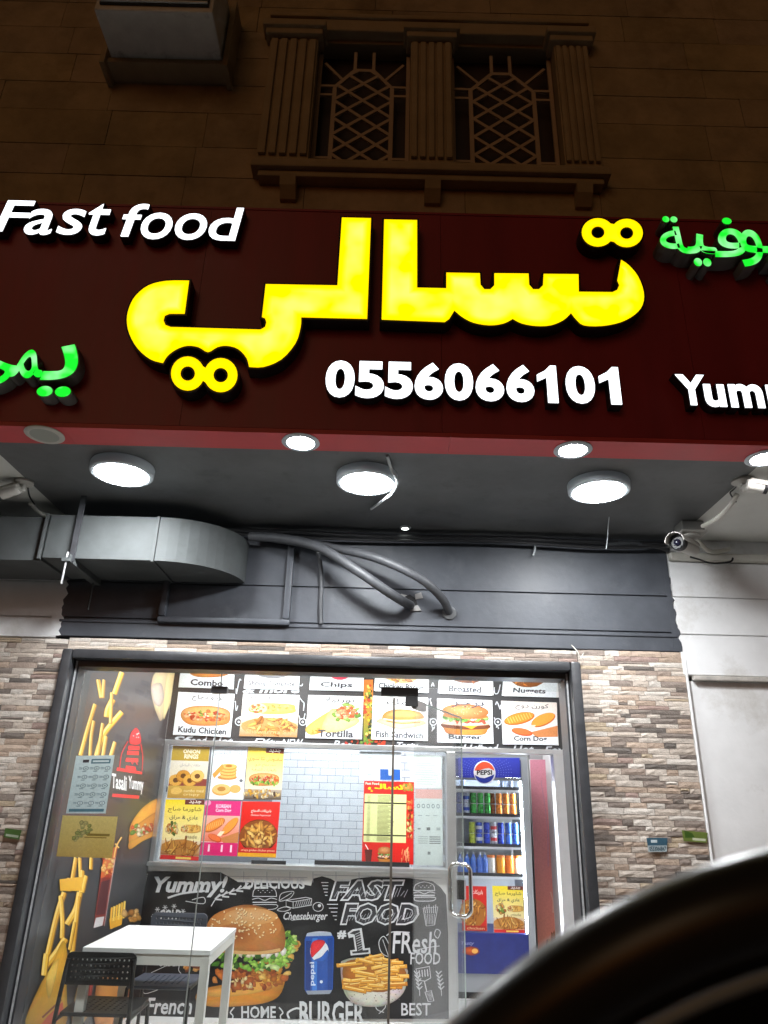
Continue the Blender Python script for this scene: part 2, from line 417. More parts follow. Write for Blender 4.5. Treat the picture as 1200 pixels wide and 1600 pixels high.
MB().box(1.78, 6, YW-.05, YW-.001, 2.935, 2.985, .012).build('conduit_trunking', M_PLAST, rw)

# ------------------------------------------------------------------ split-stone cladding
def strip_mesh(seed):
    rd = random.Random(seed); nx = 4; V = []; F = []
    for i in range(nx+1):
        for j in (0, 1, 2):
            u = i/nx-.5; v = j/2-.5
            e = 0 if (i in (0, nx) or j in (0, 2)) else rd.uniform(.25, 1.0)
            V.append((u, -.55-.45*e-rd.uniform(0, .18), v+ (rd.uniform(-.05, .05) if j != 1 else 0)))
    for i in range(nx):
        for j in (0, 1): F.append((i*3+j, (i+1)*3+j, (i+1)*3+j+1, i*3+j+1))
    k = len(V); V += [(-.5, 0, -.5), (.5, 0, -.5), (.5, 0, .5), (-.5, 0, .5)]
    F += [(0, 1, k, ), (1, 2, k+3, k)]  # left side
    F = F[:-2]+[(0, k, k+3, 2, 1), (nx*3, nx*3+1, nx*3+2, k+2, k+1), tuple(range(0, nx*3+1, 3))+(k+1, k), tuple(range(2, nx*3+3, 3))[::-1]+(k+3, k+2)]
    me = bpy.data.meshes.new('stone_strip'); me.from_pydata(V, [], F); me.materials.append(M_STONE); return me
STRIPS = [strip_mesh(i) for i in range(7)]
PAL = [('dccfc2', 34), ('cfc0b2', 26), ('c8b09c', 14), ('bba38f', 12), ('aa9688', 14), ('8f8076', 12), ('776b63', 12), ('605853', 9), ('c2ae92', 4), ('e2d9cf', 20), ('a58a80', 8)]
PALX = [hx(c) for c, k in PAL for _ in range(k)]
def cladding(label, x0, x1, z0, z1, rmin, rmax, seed, lmin=.07, lmax=.26, slab=None):
    rd = random.Random(seed)
    root = empty('stone_cladding', ((x0+x1)/2, YW, z0), label, 'stone cladding')
    MB().box(x0, x1, YW-.002, YW+.19, (slab if slab is not None else z0), z1).build('backing', M_JOINT, root)
    z = z0; cnt = 0
    while z < z1-.006:
        h = min(rd.uniform(rmin, rmax), z1-z)
        if z1-(z+h) < .010: h = z1-z
        x = x0
        while x < x1-.004:
            L = rd.uniform(lmin, lmax)
            if x1-(x+L) < .05: L = x1-x
            n = 1 if h < .028 or rd.random() < .9 else 2
            for t in range(n):
                o = bpy.data.objects.new('stone_strip', rd.choice(STRIPS)); COL.objects.link(o); o.parent = root
                o.location = (x+L/2-root.location.x, -.002, z+h*(t+.5)/n-z0)
                o.scale = (L-.0025, rd.uniform(.006, .011), h/n-.0022)
                if rd.random() < .5: o.rotation_euler.z = 0; o.scale.x *= 1
                c = tuple(.84*v+.16*w_ for v, w_ in zip(rd.choice(PALX), (.50, .45, .40))); k = rd.uniform(.78, .98); o.color = (c[0]*k, c[1]*k, c[2]*k, 1); cnt += 1
            x += L
        z += h
    return root
cladding('split stone strip cladding on the wall left of the shop window', -2.46, -1.845, .50, 2.352, .024, .038, 11, .045, .20, slab=-.1)
cladding('split stone strip cladding between shop window and bare white wall', 1.165, 1.788, .95, 2.368, .021, .034, 12, .045, .19, slab=-.1)
cladding('thin course of split stone strips over the shop window frame', -1.842, 1.162, 2.292, 2.362, .022, .026, 13, .10, .30)

# ------------------------------------------------------------------ overhang: charcoal soffit between two white ones
tag(MB().box(-1.95, 1.84, 3.075, YW+.05, ZS, ZS+.1).build('charcoal_soffit', M_SOFF), 'charcoal painted soffit with three round lamps under the overhang', 'soffit')
tag(MB().box(-6, -1.952, 3.075, YW+.05, ZS+.002, ZS+.1).build('white_soffit', M_CEIL), 'white painted soffit at the left end of the overhang', 'soffit')
tag(MB().box(1.842, 6, 3.075, YW+.05, ZS+.002, ZS+.1).build('white_soffit', M_CEIL), 'white painted soffit at the right end of the overhang', 'soffit')

# ------------------------------------------------------------------ upper storey
M_BJ = mat('dark stone joint', (.37, .285, .17), .9)
bld = empty('building', (0, YU, ZS), 'dim beige stone upper storey with two lattice windows above the sign', 'building')
MB().box(-6, -.50, YU+.02, YU+.3, ZS+.11, 8.5).build('wall', M_BJ, bld)
MB().box(1.01, 6, YU+.02, YU+.3, ZS+.11, 8.5).build('wall', M_BJ, bld)
MB().box(-.499, 1.009, YU+.02, YU+.3, ZS+.11, 4.93).build('wall', M_BJ, bld)
MB().box(-.499, 1.009, YU+.02, YU+.3, 6.10, 8.5).build('wall', M_BJ, bld)
MB().box(-3, 3, YU+.301, YU+.32, 4.5, 6.5).build('back_wall', M_BLACK, bld)
blk = MB().box(-.5, .5, -.5, .5, -.5, .5, .012).build('stone_block', M_BEIGE)
bme = blk.data; bpy.data.objects.remove(blk)
rd = random.Random(21)
courses = [4.15, 4.39, 4.62, 4.864, 5.105, 5.395, 5.64, 5.896, 6.15, 6.40, 6.65, 6.9]
for r_, (za, zb) in enumerate(zip(courses, courses[1:])):
    for xa, xb in ((-3.2, -.81), (1.23, 3.2)) if 4.9 < (za+zb)/2 < 6.12 else ((-3.2, 3.2),):
        x = xa-(rd.uniform(.1, .5) if xa < -3 else 0)
        while x < xb:
            L = rd.uniform(.55, .95); x2 = min(x+L, xb)
            if xb-x2 < .25: x2 = xb
            # leave the window recess free of blocks
            o = bpy.data.objects.new('stone_block', bme); COL.objects.link(o); o.parent = bld
            o.location = ((x+x2)/2, .02, (za+zb)/2-ZS); o.scale = (x2-x-.003, .05+rd.uniform(0, .006), zb-za-.005)
            k = rd.uniform(.9, 1.05); o.color = (.44*k, .34*k, .205*k*rd.uniform(.9, 1.1), 1); x = x2
# fluted pilasters
for (xa, xb) in ((-.805, -.50), (.095, .355), (1.01, 1.225)):
    p = MB().box(xa, xb, YU-.055, YU+.03, 4.96, 6.02).build('pilaster', M_BEIGE2, bld)
    n = 5
    for i in range(n):
        c = xa+(xb-xa)*(i+.5)/n; w2 = (xb-xa)/n*.34
        MB().box(c-w2, c+w2, YU-.075, YU-.0551, 5.0, 6.0, .006).build('flute', M_BEIGE2, p)
    MB().box(xa-.03, xb+.03, YU-.095, YU+.03, 6.021, 6.07, .008).box(xa-.05, xb+.05, YU-.115, YU+.03, 6.071, 6.13, .01).build('capital', M_BEIGE2, p)
MB().box(-.82, 1.25, YU-.045, YU+.03, 6.131, 6.24, .012).box(-.83, 1.26, YU-.06, YU+.03, 6.241, 6.28, .012).build('entablature', M_BEIGE2, bld)
MB().box(-.80, 1.235, YU-.08, YU+.03, 4.915, 4.958, .01).box(-.82, 1.255, YU-.11, YU+.03, 4.86, 4.914, .012).box(-.78, 1.22, YU-.08, YU+.03, 4.815, 4.859, .012).build('window_sill', M_BEIGE2, bld)
for xc in (-.60, .23, 1.10):
    MB().prism([(YU-.10, 4.814), (YU+.03, 4.814), (YU+.03, 4.68), (YU-.03, 4.69), (YU-.08, 4.75)], xc-.045, xc+.045, 'YZ').build('bracket', M_BEIGE2, bld)
M_LAT = mat('lattice paint', (.52, .40, .28), .6, mottle=.1)
for (xa, xb) in ((-.497, .092), (.358, 1.007)):
    win = MB().box(xa, xb, YU+.13, YU+.14, 4.96, 6.1).build('window', mat('dark glass', (.07, .05, .045), .3), bld)
    yb = YU+.05; cx = (xa+xb)/2; hw = (xb-xa)*.31; z0, z1 = 4.965, 5.72
    def lat(p, q, wd=.024): MB().bar((p[0], yb, p[1]), (q[0], yb+rd.uniform(-.001, .001), q[1]), .016, wd, Vector((0, 0, 1)) if abs(p[0]-q[0]) > .02 else Vector((1, 0, 0))).build('lattice_bar', M_LAT, win)
    lat((cx-hw, z0), (cx-hw, z1), .026); lat((cx+hw, z0), (cx+hw, z1), .026)
    lat((xa+.01, z0), (xa+.01, 6.02)); lat((xb-.01, z0), (xb-.01, 6.02))
    for s in (-1, 1):
        e = xa if s < 0 else xb
        for zz in (5.65, 5.73): lat((cx+s*hw, zz), (e, zz), .018)
        lat((e, z0+.14), (cx+s*hw, z0+.14), .018)
        lat((cx+s*hw, z1), (cx+s*.06, z1+.16)); lat((cx+s*hw*.75, z1+.07), (e-s*.04, z1+.22), .018)
        lat((cx+s*.06, z1+.16), (cx+s*.06, z1+.33), .02)
    lat((cx-.06, z1+.16), (cx+.06, z1+.16))
    # diamond mesh: two families of slanted bars clipped to the hexagonal central panel
    def inside(p): return z0 <= p[1] <= z1+.16 and (p[1] <= z1 or abs(p[0]-cx) <= hw-(p[1]-z1)*(hw-.06)/.16)
    for k in range(-3, 8):
        for s in (-1, 1):
            f = lambda t: (cx-s*hw+2*s*hw*t, z0+.03+k*.153+.82*2*hw*t)
            ts = [i/60 for i in range(61) if inside(f(i/60))]
            if len(ts) > 5: lat(f(ts[0]), f(ts[-1]), .021)

# window air conditioner
ac = empty('air_conditioner', (-1.40, YU, 5.69), 'boxy window air conditioner jutting from the dark upper wall', 'air conditioner')
M_AC = mat('weathered enamel', (.78, .78, .74), .6, mottle=.12, mscale=7, dirt='3b352c', dscale=5)
MB().box(-1.75, -1.065, 2.70, YU+.02, 5.69, 6.15, .012).build('casing', M_AC, ac)
g = MB().box(-1.72, -1.09, 2.688, 2.6995, 5.73, 6.12).build('grille', M_BLACK, ac)
for i in range(12): MB().box(-1.715, -1.095, 2.676, 2.6875, 5.74+i*.032, 5.752+i*.032, .002).build('slat', M_AC, g)
for s in (-1.78, -1.035): MB().box(s-.015, s+.015, 2.95, YU+.02, 5.60, 6.2).build('surround', M_BEIGE2, ac)
MB().box(-1.79, -1.02, 2.98, YU+.02, 5.645, 5.685, .006).build('support_shelf', M_BEIGE2, ac)

# ------------------------------------------------------------------ the sign box
sg = empty('sign_board', (0, YS, ZS), 'long dark maroon sign board with red underside over the shop', 'sign board')
xs = [-3.4, -2.18, -.96, .26, 1.48, 2.7, 3.4]
for a, b in zip(xs, xs[1:]): MB().box(a+.0009, b-.0009, YS, YU-.03, ZS+.012, 4.41).build('face_panel', M_MAROON, sg)
xs = [-3.4, -1.5, .30, 2.1, 3.4]
for a, b in zip(xs, xs[1:]): MB().box(a+.0008, b-.0008, YS+.002, 3.073, ZS-.012, ZS+.011).build('underside_panel', M_RED, sg)
MB().box(-3.4, 3.4, YS-.004, YU-.02, 4.411, 4.425).build('top_trim', M_MAROON, sg)

DEP = .075
M_YEL = emit('lit yellow acrylic', (1.0, .70, .0), 1.5, (1.0, .88, .10), 4.0)
M_WHT = emit('lit white acrylic', (.93, .96, 1.0), 2.6)
M_GRN = emit('lit green acrylic', (.012, .80, .03), 1.25, (.30, 1.0, .36), 12)
M_GRET = mat('grey letter return', (.20, .20, .19), .5)
def glow_face(root, loops, yf):
    """acrylic face: amber near the rim, paler where the LED modules sit behind the middle"""
    V = []; F = []; C = []; rdm = random.Random(len(loops[0]))
    steps = ((-.001, (1, .60, 0)), (-.006, (1, .66, 0)), (-.011, (1, .72, .0)), (-.017, (1, .77, .004)), (-.023, (1, .81, .02)), (-.029, (1, .84, .045)), (-.035, (1, .865, .08)), (-.041, (1, .88, .12)))
    for i, (off, c) in enumerate(steps if len(loops) == 1 else steps[:4]):
        v, f = curve_mesh(lambda: poly_curve(loops), 0, off)
        if i == 0: hold = (min(p[0] for p in v)-.001, max(p[0] for p in v)+.001, min(p[1] for p in v)-.001, max(p[1] for p in v)+.001)
        k = len(V); V += [(x, yf-.002-.0004*i, y) for x, y, z in v]
        for q in f: F.append(tuple(j+k for j in q)); C += [c]*len(q)
    me = bpy.data.meshes.new('face'); me.from_pydata(V, [], F); at = me.color_attributes.new('Col', 'FLOAT_COLOR', 'CORNER'); at.data.foreach_set('color', [x for c in C for x in (*c, 1.0)])
    me.materials.append(M_YELF); o = bpy.data.objects.new('face', me); COL.objects.link(o); o.parent = root; return o
M_YELF = emit('lit amber acrylic', (1, .7, 0), 1.5)
_n, _l = M_YELF.node_tree.nodes, M_YELF.node_tree.links
_a = _n.new('ShaderNodeAttribute'); _a.attribute_name = 'Col'; _g = _n.new('ShaderNodeNewGeometry'); _t = _n.new('ShaderNodeTexNoise'); _t.inputs['Scale'].default_value = 6.5; _t.inputs['Detail'].default_value = 1.5
_r = _n.new('ShaderNodeMapRange'); _r.inputs[1].default_value = .36; _r.inputs[2].default_value = .66; _l.new(_g.outputs['Position'], _t.inputs['Vector']); _l.new(_t.outputs['Fac'], _r.inputs[0])
_m = _n.new('ShaderNodeMix'); _m.data_type = 'RGBA'; _l.new(_r.outputs[0], _m.inputs[0]); _m.inputs[6].default_value = (1, .70, 0, 1); _l.new(_a.outputs['Color'], _m.inputs[7])
_l.new(_m.outputs[2], [q for q in _n if q.type == 'EMISSION'][0].inputs['Color'])
def sign_piece(root, name, loops, face_m, ret_m, grow=.006, dep=DEP, front=None, shape=None):
    """one channel letter: dark return with a lit face plate just proud of it"""
    yf = YS-dep if front is None else front
    mk = (lambda: poly_curve(loops)) if loops else shape
    V, F = curve_mesh(mk, dep/2, grow)
    o = MB().add([(x, yf+dep/2-z, y) for x, y, z in V], F).build(name, ret_m, root)
    f = glow_face(o, loops, yf)
    if root.type == 'EMPTY': pass
    return o
def pxl(pts, Y=YS-DEP): return [(p.x, p.z) for p in (PY(x, y, Y) for x, y in pts)]
def ring(cx, cy, rx, ry, n=28): return [(cx+rx*math.cos(2*math.pi*i/n), cy+ry*math.sin(2*math.pi*i/n)) for i in range(n)]

yl = empty('yellow_lettering', (.1, YS-DEP, 3.5), 'big glowing yellow word in Arabic script across the sign board', 'lettering')
A1 = [(534, 340), (580, 341), (574, 499), (471, 496.5)]+crom([(471, 497), (470, 512), (462, 537), (440, 562), (412, 574), (389, 574)], n=3)[1:] + \
    crom([(389, 574), (385, 560), (372, 546), (355, 541), (340, 543), (325, 551), (310, 543), (292, 541), (275, 547), (262, 557), (255, 568)], n=3)[1:] + \
    crom([(255, 568), (235, 562), (215, 545), (202, 522), (198, 500), (202, 480), (212, 462), (232, 446), (260, 439), (296, 438.5)], n=3)[1:] + \
    [(289, 491), (265, 491), (258, 494), (256, 501), (259, 508), (267, 511), (407, 515), (414, 511), (416, 504), (414, 498), (409, 496), (415, 444), (527, 446)]
A2 = [(600, 343), (652, 344), (652, 449.5), (697, 450.5), (697, 426), (750, 427), (751, 445), (757, 452), (766, 452), (772, 446), (772, 427), (826, 427.5), (827, 445), (833, 452), (842, 452),
      (848, 446), (849, 428), (904, 428.5), (904.5, 456), (957, 456.5), (964, 453), (967, 446), (964, 439), (970, 406)] + \
    crom([(970, 406), (982, 414), (997, 432), (1006, 457), (1004, 477), (992, 492), (970, 504), (940, 510), (912, 509), (900, 500), (892, 490)], n=3)[1:] + \
    crom([(892, 490), (880, 501), (860, 509), (837, 510), (815, 506), (801, 499)], n=3)[1:]+crom([(801, 499), (787, 506), (765, 509), (740, 505), (722, 496), (710, 486)], n=3)[1:] + \
    [(702, 499), (695, 504), (596, 500)]
sign_piece(yl, 'letter', [pxl(A1)], M_YEL, M_DARKR, .009)
sign_piece(yl, 'letter', [pxl(A2)], M_YEL, M_DARKR, .009)
for (c1, c2, rx, ry, hx_, hy) in (((934, 363.5), (979, 364.5), 25.5, 22.5, 10, 9), ((293.5, 584), (345, 586.5), 26.5, 27, 11, 11)):
    a = ring(*c1, rx, ry); b = ring(*c2, rx, ry)
    mx = (c1[0]+c2[0])/2; n = 28
    L = [p for p in a if p[0] <= mx]; Rr = [p for p in b if p[0] >= mx]
    L.sort(key=lambda p: (math.atan2(p[1]-c1[1], p[0]-c1[0]) % (2*math.pi)))
    Rr.sort(key=lambda p: math.atan2(p[1]-c2[1], p[0]-c2[0]))
    sign_piece(yl, 'letter_dots', [pxl(L+Rr), pxl(ring(*c1, hx_, hy, 18)), pxl(ring(*c2, hx_, hy, 18))], M_YEL, M_DARKR, .009)

def latin(root, name, chars, face_m, ret_m, bold, shear=0.0, dep=.055):
    """chars: (character, x0, ytop, x1, ybottom) boxes in the picture, one channel letter each"""
    for ch, x0, y0, x1, y1 in chars:
        a = PY(x0, (y0+y1)/2, YS-dep); b = PY(x1, (y0+y1)/2, YS-dep); t = PY((x0+x1)/2, y0, YS-dep); d = PY((x0+x1)/2, y1, YS-dep)
        if ch == '1':
            V = [(.50, 0), (.98, 0), (.98, 1), (.70, 1), (.45, .86), (.05, .74), (.05, .56), (.50, .68)]
            loops = [[(u, v) for u, v in V]]
        else:
            Vt, _ = curve_mesh(lambda: text_curve(ch, 0, shear, 5), 0, bold)
            loops = None
        if loops: bx = (0, 0, 1, 1)
        else: bx = (min(v[0] for v in Vt), min(v[1] for v in Vt), max(v[0] for v in Vt), max(v[1] for v in Vt))
        sx = (b.x-a.x)/(bx[2]-bx[0]); sz = (t.z-d.z)/(bx[3]-bx[1])
        mp = lambda x, y: (a.x+(x-bx[0])*sx, d.z+(y-bx[1])*sz)
        def mesh(ext, off):
            if loops:
                V, F = curve_mesh(lambda: poly_curve([[mp(*p) for p in loops[0]]]), ext, off); return V, F
            V, F = curve_mesh(lambda: text_curve(ch, 0, shear, 5), ext, bold+off/max(sx, 1e-6)); return [(*mp(x, y), z) for x, y, z in V], F
        yf = YS-dep
        V, F = mesh(dep/2, .004); o = MB().add([(x, yf+dep/2-z, y) for x, y, z in V], F).build(name, ret_m, root)
        V, F = mesh(.0015, 0); MB().add([(x, yf-.002-z, y) for x, y, z in V], F).build('face', face_m, o)
ph = empty('phone_number', (.4, YS-.05, 3.3), 'glowing white phone number 0556066101 on the sign board', 'lettering')
xs = [(509, 554), (556, 600), (602, 645), (648, 692), (695, 739), (743, 787), (791, 834), (838, 871), (884, 929), (935, 969)]
latin(ph, 'digit', [(c, a, 564+(a-509)*.0235, b, 621+(a-509)*.0255) for c, (a, b) in zip('0556066101', xs)], M_WHT, M_DARKR, .035)
ff = empty('fast_food_lettering', (-1.4, YS-.05, 4.2), 'glowing white slanted words Fast food at the top left of the sign', 'lettering')
latin(ff, 'letter', [('F', -2, 314, 49, 362), ('a', 41, 327, 84, 367), ('s', 92, 327, 131, 367), ('t', 137, 319, 170, 368),
                     ('f', 191, 319, 229, 370), ('o', 221, 333, 269, 374), ('o', 274, 334, 323, 375), ('d', 328, 325, 378, 376)], M_WHT, M_DARKR, .006, .10)
ym = empty('yummy_lettering', (1.7, YS-.05, 3.3), 'glowing white word beginning Yumm at the right edge of the sign', 'lettering')
latin(ym, 'letter', [('Y', 1058, 586, 1103, 633), ('u', 1101, 601, 1133, 636), ('m', 1140, 601, 1192, 637), ('m', 1199, 602, 1251, 638), ('y', 1254, 603, 1290, 652)], M_WHT, M_DARKR, .03)
def arabic(root, glyphs, dep=.10):
    """glyphs: (code point, x0, ytop, x1, ybottom)"""
    for gi, (ch, x0, y0, x1, y1) in enumerate(glyphs):
        yf = YS-dep-.0012*gi
        a = PY(x0, (y0+y1)/2, yf); b = PY(x1, (y0+y1)/2, yf); t = PY((x0+x1)/2, y0, yf); d = PY((x0+x1)/2, y1, yf)
        Vt, _ = curve_mesh(lambda: text_curve(ch, 0, 0, 5), 0, .008)
        bx = (min(v[0] for v in Vt), min(v[1] for v in Vt), max(v[0] for v in Vt), max(v[1] for v in Vt))
        sx = (b.x-a.x)/(bx[2]-bx[0]); sz = (t.z-d.z)/(bx[3]-bx[1])
        V, F = curve_mesh(lambda: text_curve(ch, 0, 0, 5), dep/2, .016)
        o = MB().add([(a.x+(x-bx[0])*sx, yf+dep/2-z*.999, d.z+(y-bx[1])*sz) for x, y, z in V], F).build('letter', M_GRET, root)
        V, F = curve_mesh(lambda: text_curve(ch, 0, 0, 5), .0015, .008)
        MB().add([(a.x+(x-bx[0])*sx, yf-.002-z, d.z+(y-bx[1])*sz) for x, y, z in V], F).build('face', M_GRN, o)
gr = empty('green_lettering', (1.9, YS-.1, 4.1), 'glowing green Arabic word at the top right end of the sign', 'lettering')
arabic(gr, [('\uFE94', 1030, 339, 1078, 396), ('\uFEF4', 1074, 366, 1120, 416), ('\uFED3', 1112, 341, 1164, 402), ('\uFEEE', 1156, 360, 1204, 417), ('\uFE91', 1199, 370, 1235, 424)])
gl = empty('green_lettering', (-1.9, YS-.1, 3.4), 'glowing green Arabic word at the left edge of the sign', 'lettering')
arabic(gl, [('\uFEF3', 66, 538, 119, 620), ('\uFEE4', 20, 547, 70, 591), ('\uFEF2', -60, 560, 24, 625)], .075)
# ------------------------------------------------------------------ lamps under the overhang
M_GLOWRIM = mat('glowing lamp rim', (.58, .64, .68), .4)
M_GLOWRIM.node_tree.nodes['Principled BSDF'].inputs['Emission Color'].default_value = (.75, .88, .95, 1)
M_GLOWRIM.node_tree.nodes['Principled BSDF'].inputs['Emission Strength'].default_value = .03  # faint glow added to the rims to imitate bloom around the lamps
M_LED = emit('lit white diffuser', (.95, .98, 1.0), 225.0)
M_LED2 = emit('lit downlight lens', (.98, .98, 1.0), 150.0)
M_LEDS = emit('lit spot lens', (.90, 1.0, .90), 6.0)
def round_lamp(x, y, label, lit=True):
    p = PZ(x, y+4, ZS-.05); o = empty('round_lamp', (p.x, p.y, ZS), label, 'lamp', 'round lamps on the charcoal soffit')
    h = MB().lathe([(.0, 0), (.158, 0), (.160, -.006), (.158, -.046), (.150, -.052), (.136, -.052), (.133, -.046), (0, -.046)], n=48).build('housing', M_GLOWRIM, o, True); h.matrix_parent_inverse.identity()
    d = MB().lathe([(.132, -.047), (.132, -.050), (.115, -.056), (.07, -.061), (0, -.063)], n=48).build('diffuser', M_LED, o, True); d.matrix_parent_inverse.identity()
    return o
round_lamp(190, 738, 'lit round surface lamp on the soffit, above the end of the duct')
l2 = round_lamp(573, 752, 'lit round surface lamp in the middle of the soffit, with a loose cable')
round_lamp(936, 765, 'lit round surface lamp on the soffit, nearest the security cameras')
def downlight(x, y, label, lit):
    p = PZ(x, y, ZS-.012); z = ZS-.012
    o = empty('downlight', (p.x, p.y, z), label, 'lamp', 'downlights in the red underside')
    a = MB().lathe([(.062, .0), (.088, -.001), (.090, -.006), (.084, -.010), (.066, -.010), (.060, .012), (.062, .016)], n=40).build('ring', M_GLOWRIM if lit else M_PLAST, o, True); a.matrix_parent_inverse.identity()
    if lit: b = MB().lathe([(.063, -.004), (.05, -.008), (.03, -.010), (0, -.011)], n=32).build('lens', M_LED2, o, True)
    else: b = MB().lathe([(.0655, -.0095), (.058, -.003), (.04, -.0015), (0, -.001)], n=32).build('lens', mat('unlit lens', (.38, .40, .35), .35), o, True)
    b.matrix_parent_inverse.identity()
downlight(70, 678, 'unlit downlight in the red underside of the sign', False)
downlight(470, 690, 'lit downlight in the red underside, beside the middle round lamp', True)
downlight(895, 702, 'lit downlight in the red underside, below the end of the phone number', True)
downlight(1195, 715, 'lit downlight in the red underside, at the right picture edge', True)
p = PZ(632, 834, ZS); o = empty('spot_lamp', (p.x, YW-.10, ZS), 'tiny greenish spot lamp at the back of the charcoal soffit', 'lamp')
a = MB().lathe([(.0, 0), (.034, 0), (.036, -.004), (.030, -.010), (.026, -.010)], n=24).build('ring', M_LAMP, o, True); a.matrix_parent_inverse.identity()
a = MB().lathe([(.026, -.008), (.018, -.012), (0, -.014)], n=24).build('lens', M_LEDS, o, True); a.matrix_parent_inverse.identity()

def cable(name, pts, r, m, label, cat='cable', n=8, k=6):
    pts = crom([tuple(p) for p in pts], n=k); return tag(MB().tube(pts, r, n).build(name, m, None, True), label, cat)
cable('loose_cable', [PZ(605, 712, ZS-.004), PZ(612, 735, ZS-.03), PZ(621, 752, ZS-.068), PZ(613, 770, ZS-.075), PZ(598, 782, ZS-.05), PZ(580, 795, ZS-.006)], .008, M_LAMP, 'loose grey cable curling past the middle round lamp')
cable('hanging_wire', [PZ(952, 808, ZS-.003), PY(950, 825, 3.95), PY(949, 842, 3.95), PY(947, 858, 3.95)], .0026, M_LAMP, 'thin white wire hanging from the soffit near the right lamp', n=6)
cable('hanging_wire', [PY(836, 846, YW-.05), PY(836, 858, YW-.06), PY(833, 868, YW-.06)], .005, M_LAMP, 'short stub of white wire hanging at the back of the soffit', n=6)
# dark cable run along the junction of soffit and wall
run = [(-1.9, 4.14, 3.055), (-1.2, 4.15, 3.05), (-.6, 4.14, 3.045), (0, 4.15, 3.035), (.7, 4.14, 3.04), (1.3, 4.15, 3.035), (1.75, 4.14, 3.03)]
cable('cable_run', run, .016, M_CABLE, 'black cable running along the back edge of the soffit')
cable('cable_run', [(x, y-.03, z-.035+.012*math.sin(4*x)) for x, y, z in run[1:]], .010, M_CABLE, 'thinner black cable sagging below the cable at the soffit edge')
cable('grey_conduit', [PY(946, 851, YW-.05), PY(985, 848, YW-.06), PY(1020, 853, YW-.05), PY(1045, 860, YW-.04)], .014, M_PIPE, 'short grey conduit arching along the wall top by the cameras', 'conduit')

# two fat flexible conduits that dive into the wall, a thin one beside them
def flex(pts, r, label):
    P3 = crom([tuple(p) for p in pts], n=10); rs = [r*(1+.05*(i % 2)) for i in range(len(P3))]
    return tag(MB().tube(P3, rs, 12).build('flexible_conduit', M_PIPE, None, True), label, 'conduit')
flex([PY(390, 838, 4.10), PY(445, 842, 4.06), PY(500, 856, 4.0), PY(560, 893, 3.96), PY(605, 924, 4.0), PY(637, 944, 4.15), PY(642, 946, 4.24)], .028, 'fat grey flexible conduit bending into the broken hole in the wall')
flex([PY(430, 842, 4.14), PY(520, 856, 4.06), PY(590, 873, 3.98), PY(655, 903, 3.96), PY(690, 934, 4.06), PY(702, 958, 4.19)], .025, 'fat grey flexible conduit arching down beyond the broken hole')
flex([PY(478, 848, 4.12), PY(496, 862, 4.12), PY(502, 900, 4.155), PY(501, 950, 4.165), PY(502, 975, 4.165)], .013, 'thin grey conduit running straight down the charcoal wall')
h = empty('wall_hole', tuple(PY(638, 940, YW-.013)), 'ragged hole broken through the charcoal wall around a conduit', 'hole')
hp = PY(640, 940, YW)
rd = random.Random(4)
pts = [(hp.x+(.050+rd.uniform(-.016, .014))*math.cos(t*.52), hp.z+(.036+rd.uniform(-.012, .01))*math.sin(t*.52)) for t in range(12)]
MB().prism(pts, YW-.0140, YW-.0125).build('opening', M_BLACK, h)  # flat black plate on the wall face; the hole's inner shade is its colour
for k, (dx, dz, s) in enumerate(((.055, .03, .05), (.03, -.045, .05), (-.045, .03, .035))):
    a = rd.uniform(0, 3); pts = [(hp.x+dx+s*math.cos(a+i*1.57)*rd.uniform(.5, 1), hp.z+dz+s*.6*math.sin(a+i*1.57)*rd.uniform(.5, 1)) for i in range(4)]
    MB().prism(pts, YW-.020-.001*k, YW-.0141).build('plaster_flake', mat('torn plaster', (.33, .32, .31), .9), h)
pp = PY(702, 958, YW-.013)
tag(MB().lathe([(.045, 0), (.04, .012), (.02, .02)], (pp.x, YW-.012, pp.z), 12, Vector((0, -1, 0))).build('wall_socket', mat('old putty', (.16, .165, .17), .8), None, True), 'lump of grey putty where the second conduit enters the wall', 'putty')

# moulded rectangular frame on the wall below the duct
fr = empty('wall_panel_frame', tuple(PY(350, 900, YW)), 'charcoal moulded panel frame fixed on the wall below the duct', 'frame')
a = PY(250, 968, YW-.03); b = PY(449, 972, YW-.03); t = PY(449, 848, YW-.03)
MB().box(a.x-.015, b.x+.015, YW-.05, YW-.012, b.z-.022, b.z+.014, .012).build('bottom_rail', M_GREY, fr, True)
MB().box(a.x-.012, a.x+.03, YW-.05, YW-.0122, b.z+.0145, t.z+.05, .012).build('stile', M_GREY, fr, True)
MB().box(b.x-.03, b.x+.012, YW-.05, YW-.0122, b.z+.0145, t.z+.02, .012).build('stile', M_GREY, fr, True)

# ------------------------------------------------------------------ ventilation duct with its curved end
dz = 2.715; e0 = PZ(250, 876, dz); yd = e0.y; dt = min(3.03, PY(240, 808, yd).z)
du = empty('ventilation_duct', (-1.4, yd, dz), 'grey sheet metal duct with a rounded elbow under the soffit', 'duct')
xe, xr = -1.27, -.835
def duct_poly():
    pts = [(xe, yd)]
    for i in range(1, 13):
        t = math.pi/2*i/12; pts.append((xe+(xr-xe)*math.sin(t), yd+(YW-.03-yd)*(1-math.cos(t))))
    return pts+[(xe, YW-.03)]
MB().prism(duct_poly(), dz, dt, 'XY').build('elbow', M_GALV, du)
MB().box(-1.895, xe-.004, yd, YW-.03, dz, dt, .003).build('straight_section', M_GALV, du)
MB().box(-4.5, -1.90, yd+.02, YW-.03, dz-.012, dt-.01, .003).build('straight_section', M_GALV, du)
for x in (xe-.012, -1.915): MB().box(x-.006, x+.010, yd-.008, YW-.031, dz-.008, dt+.003, .002).build('flange', M_GALV, du)
br = empty('duct_hanger', (-1.93, yd, dz), 'angle bar hanger with threaded rods holding up the duct', 'bracket')
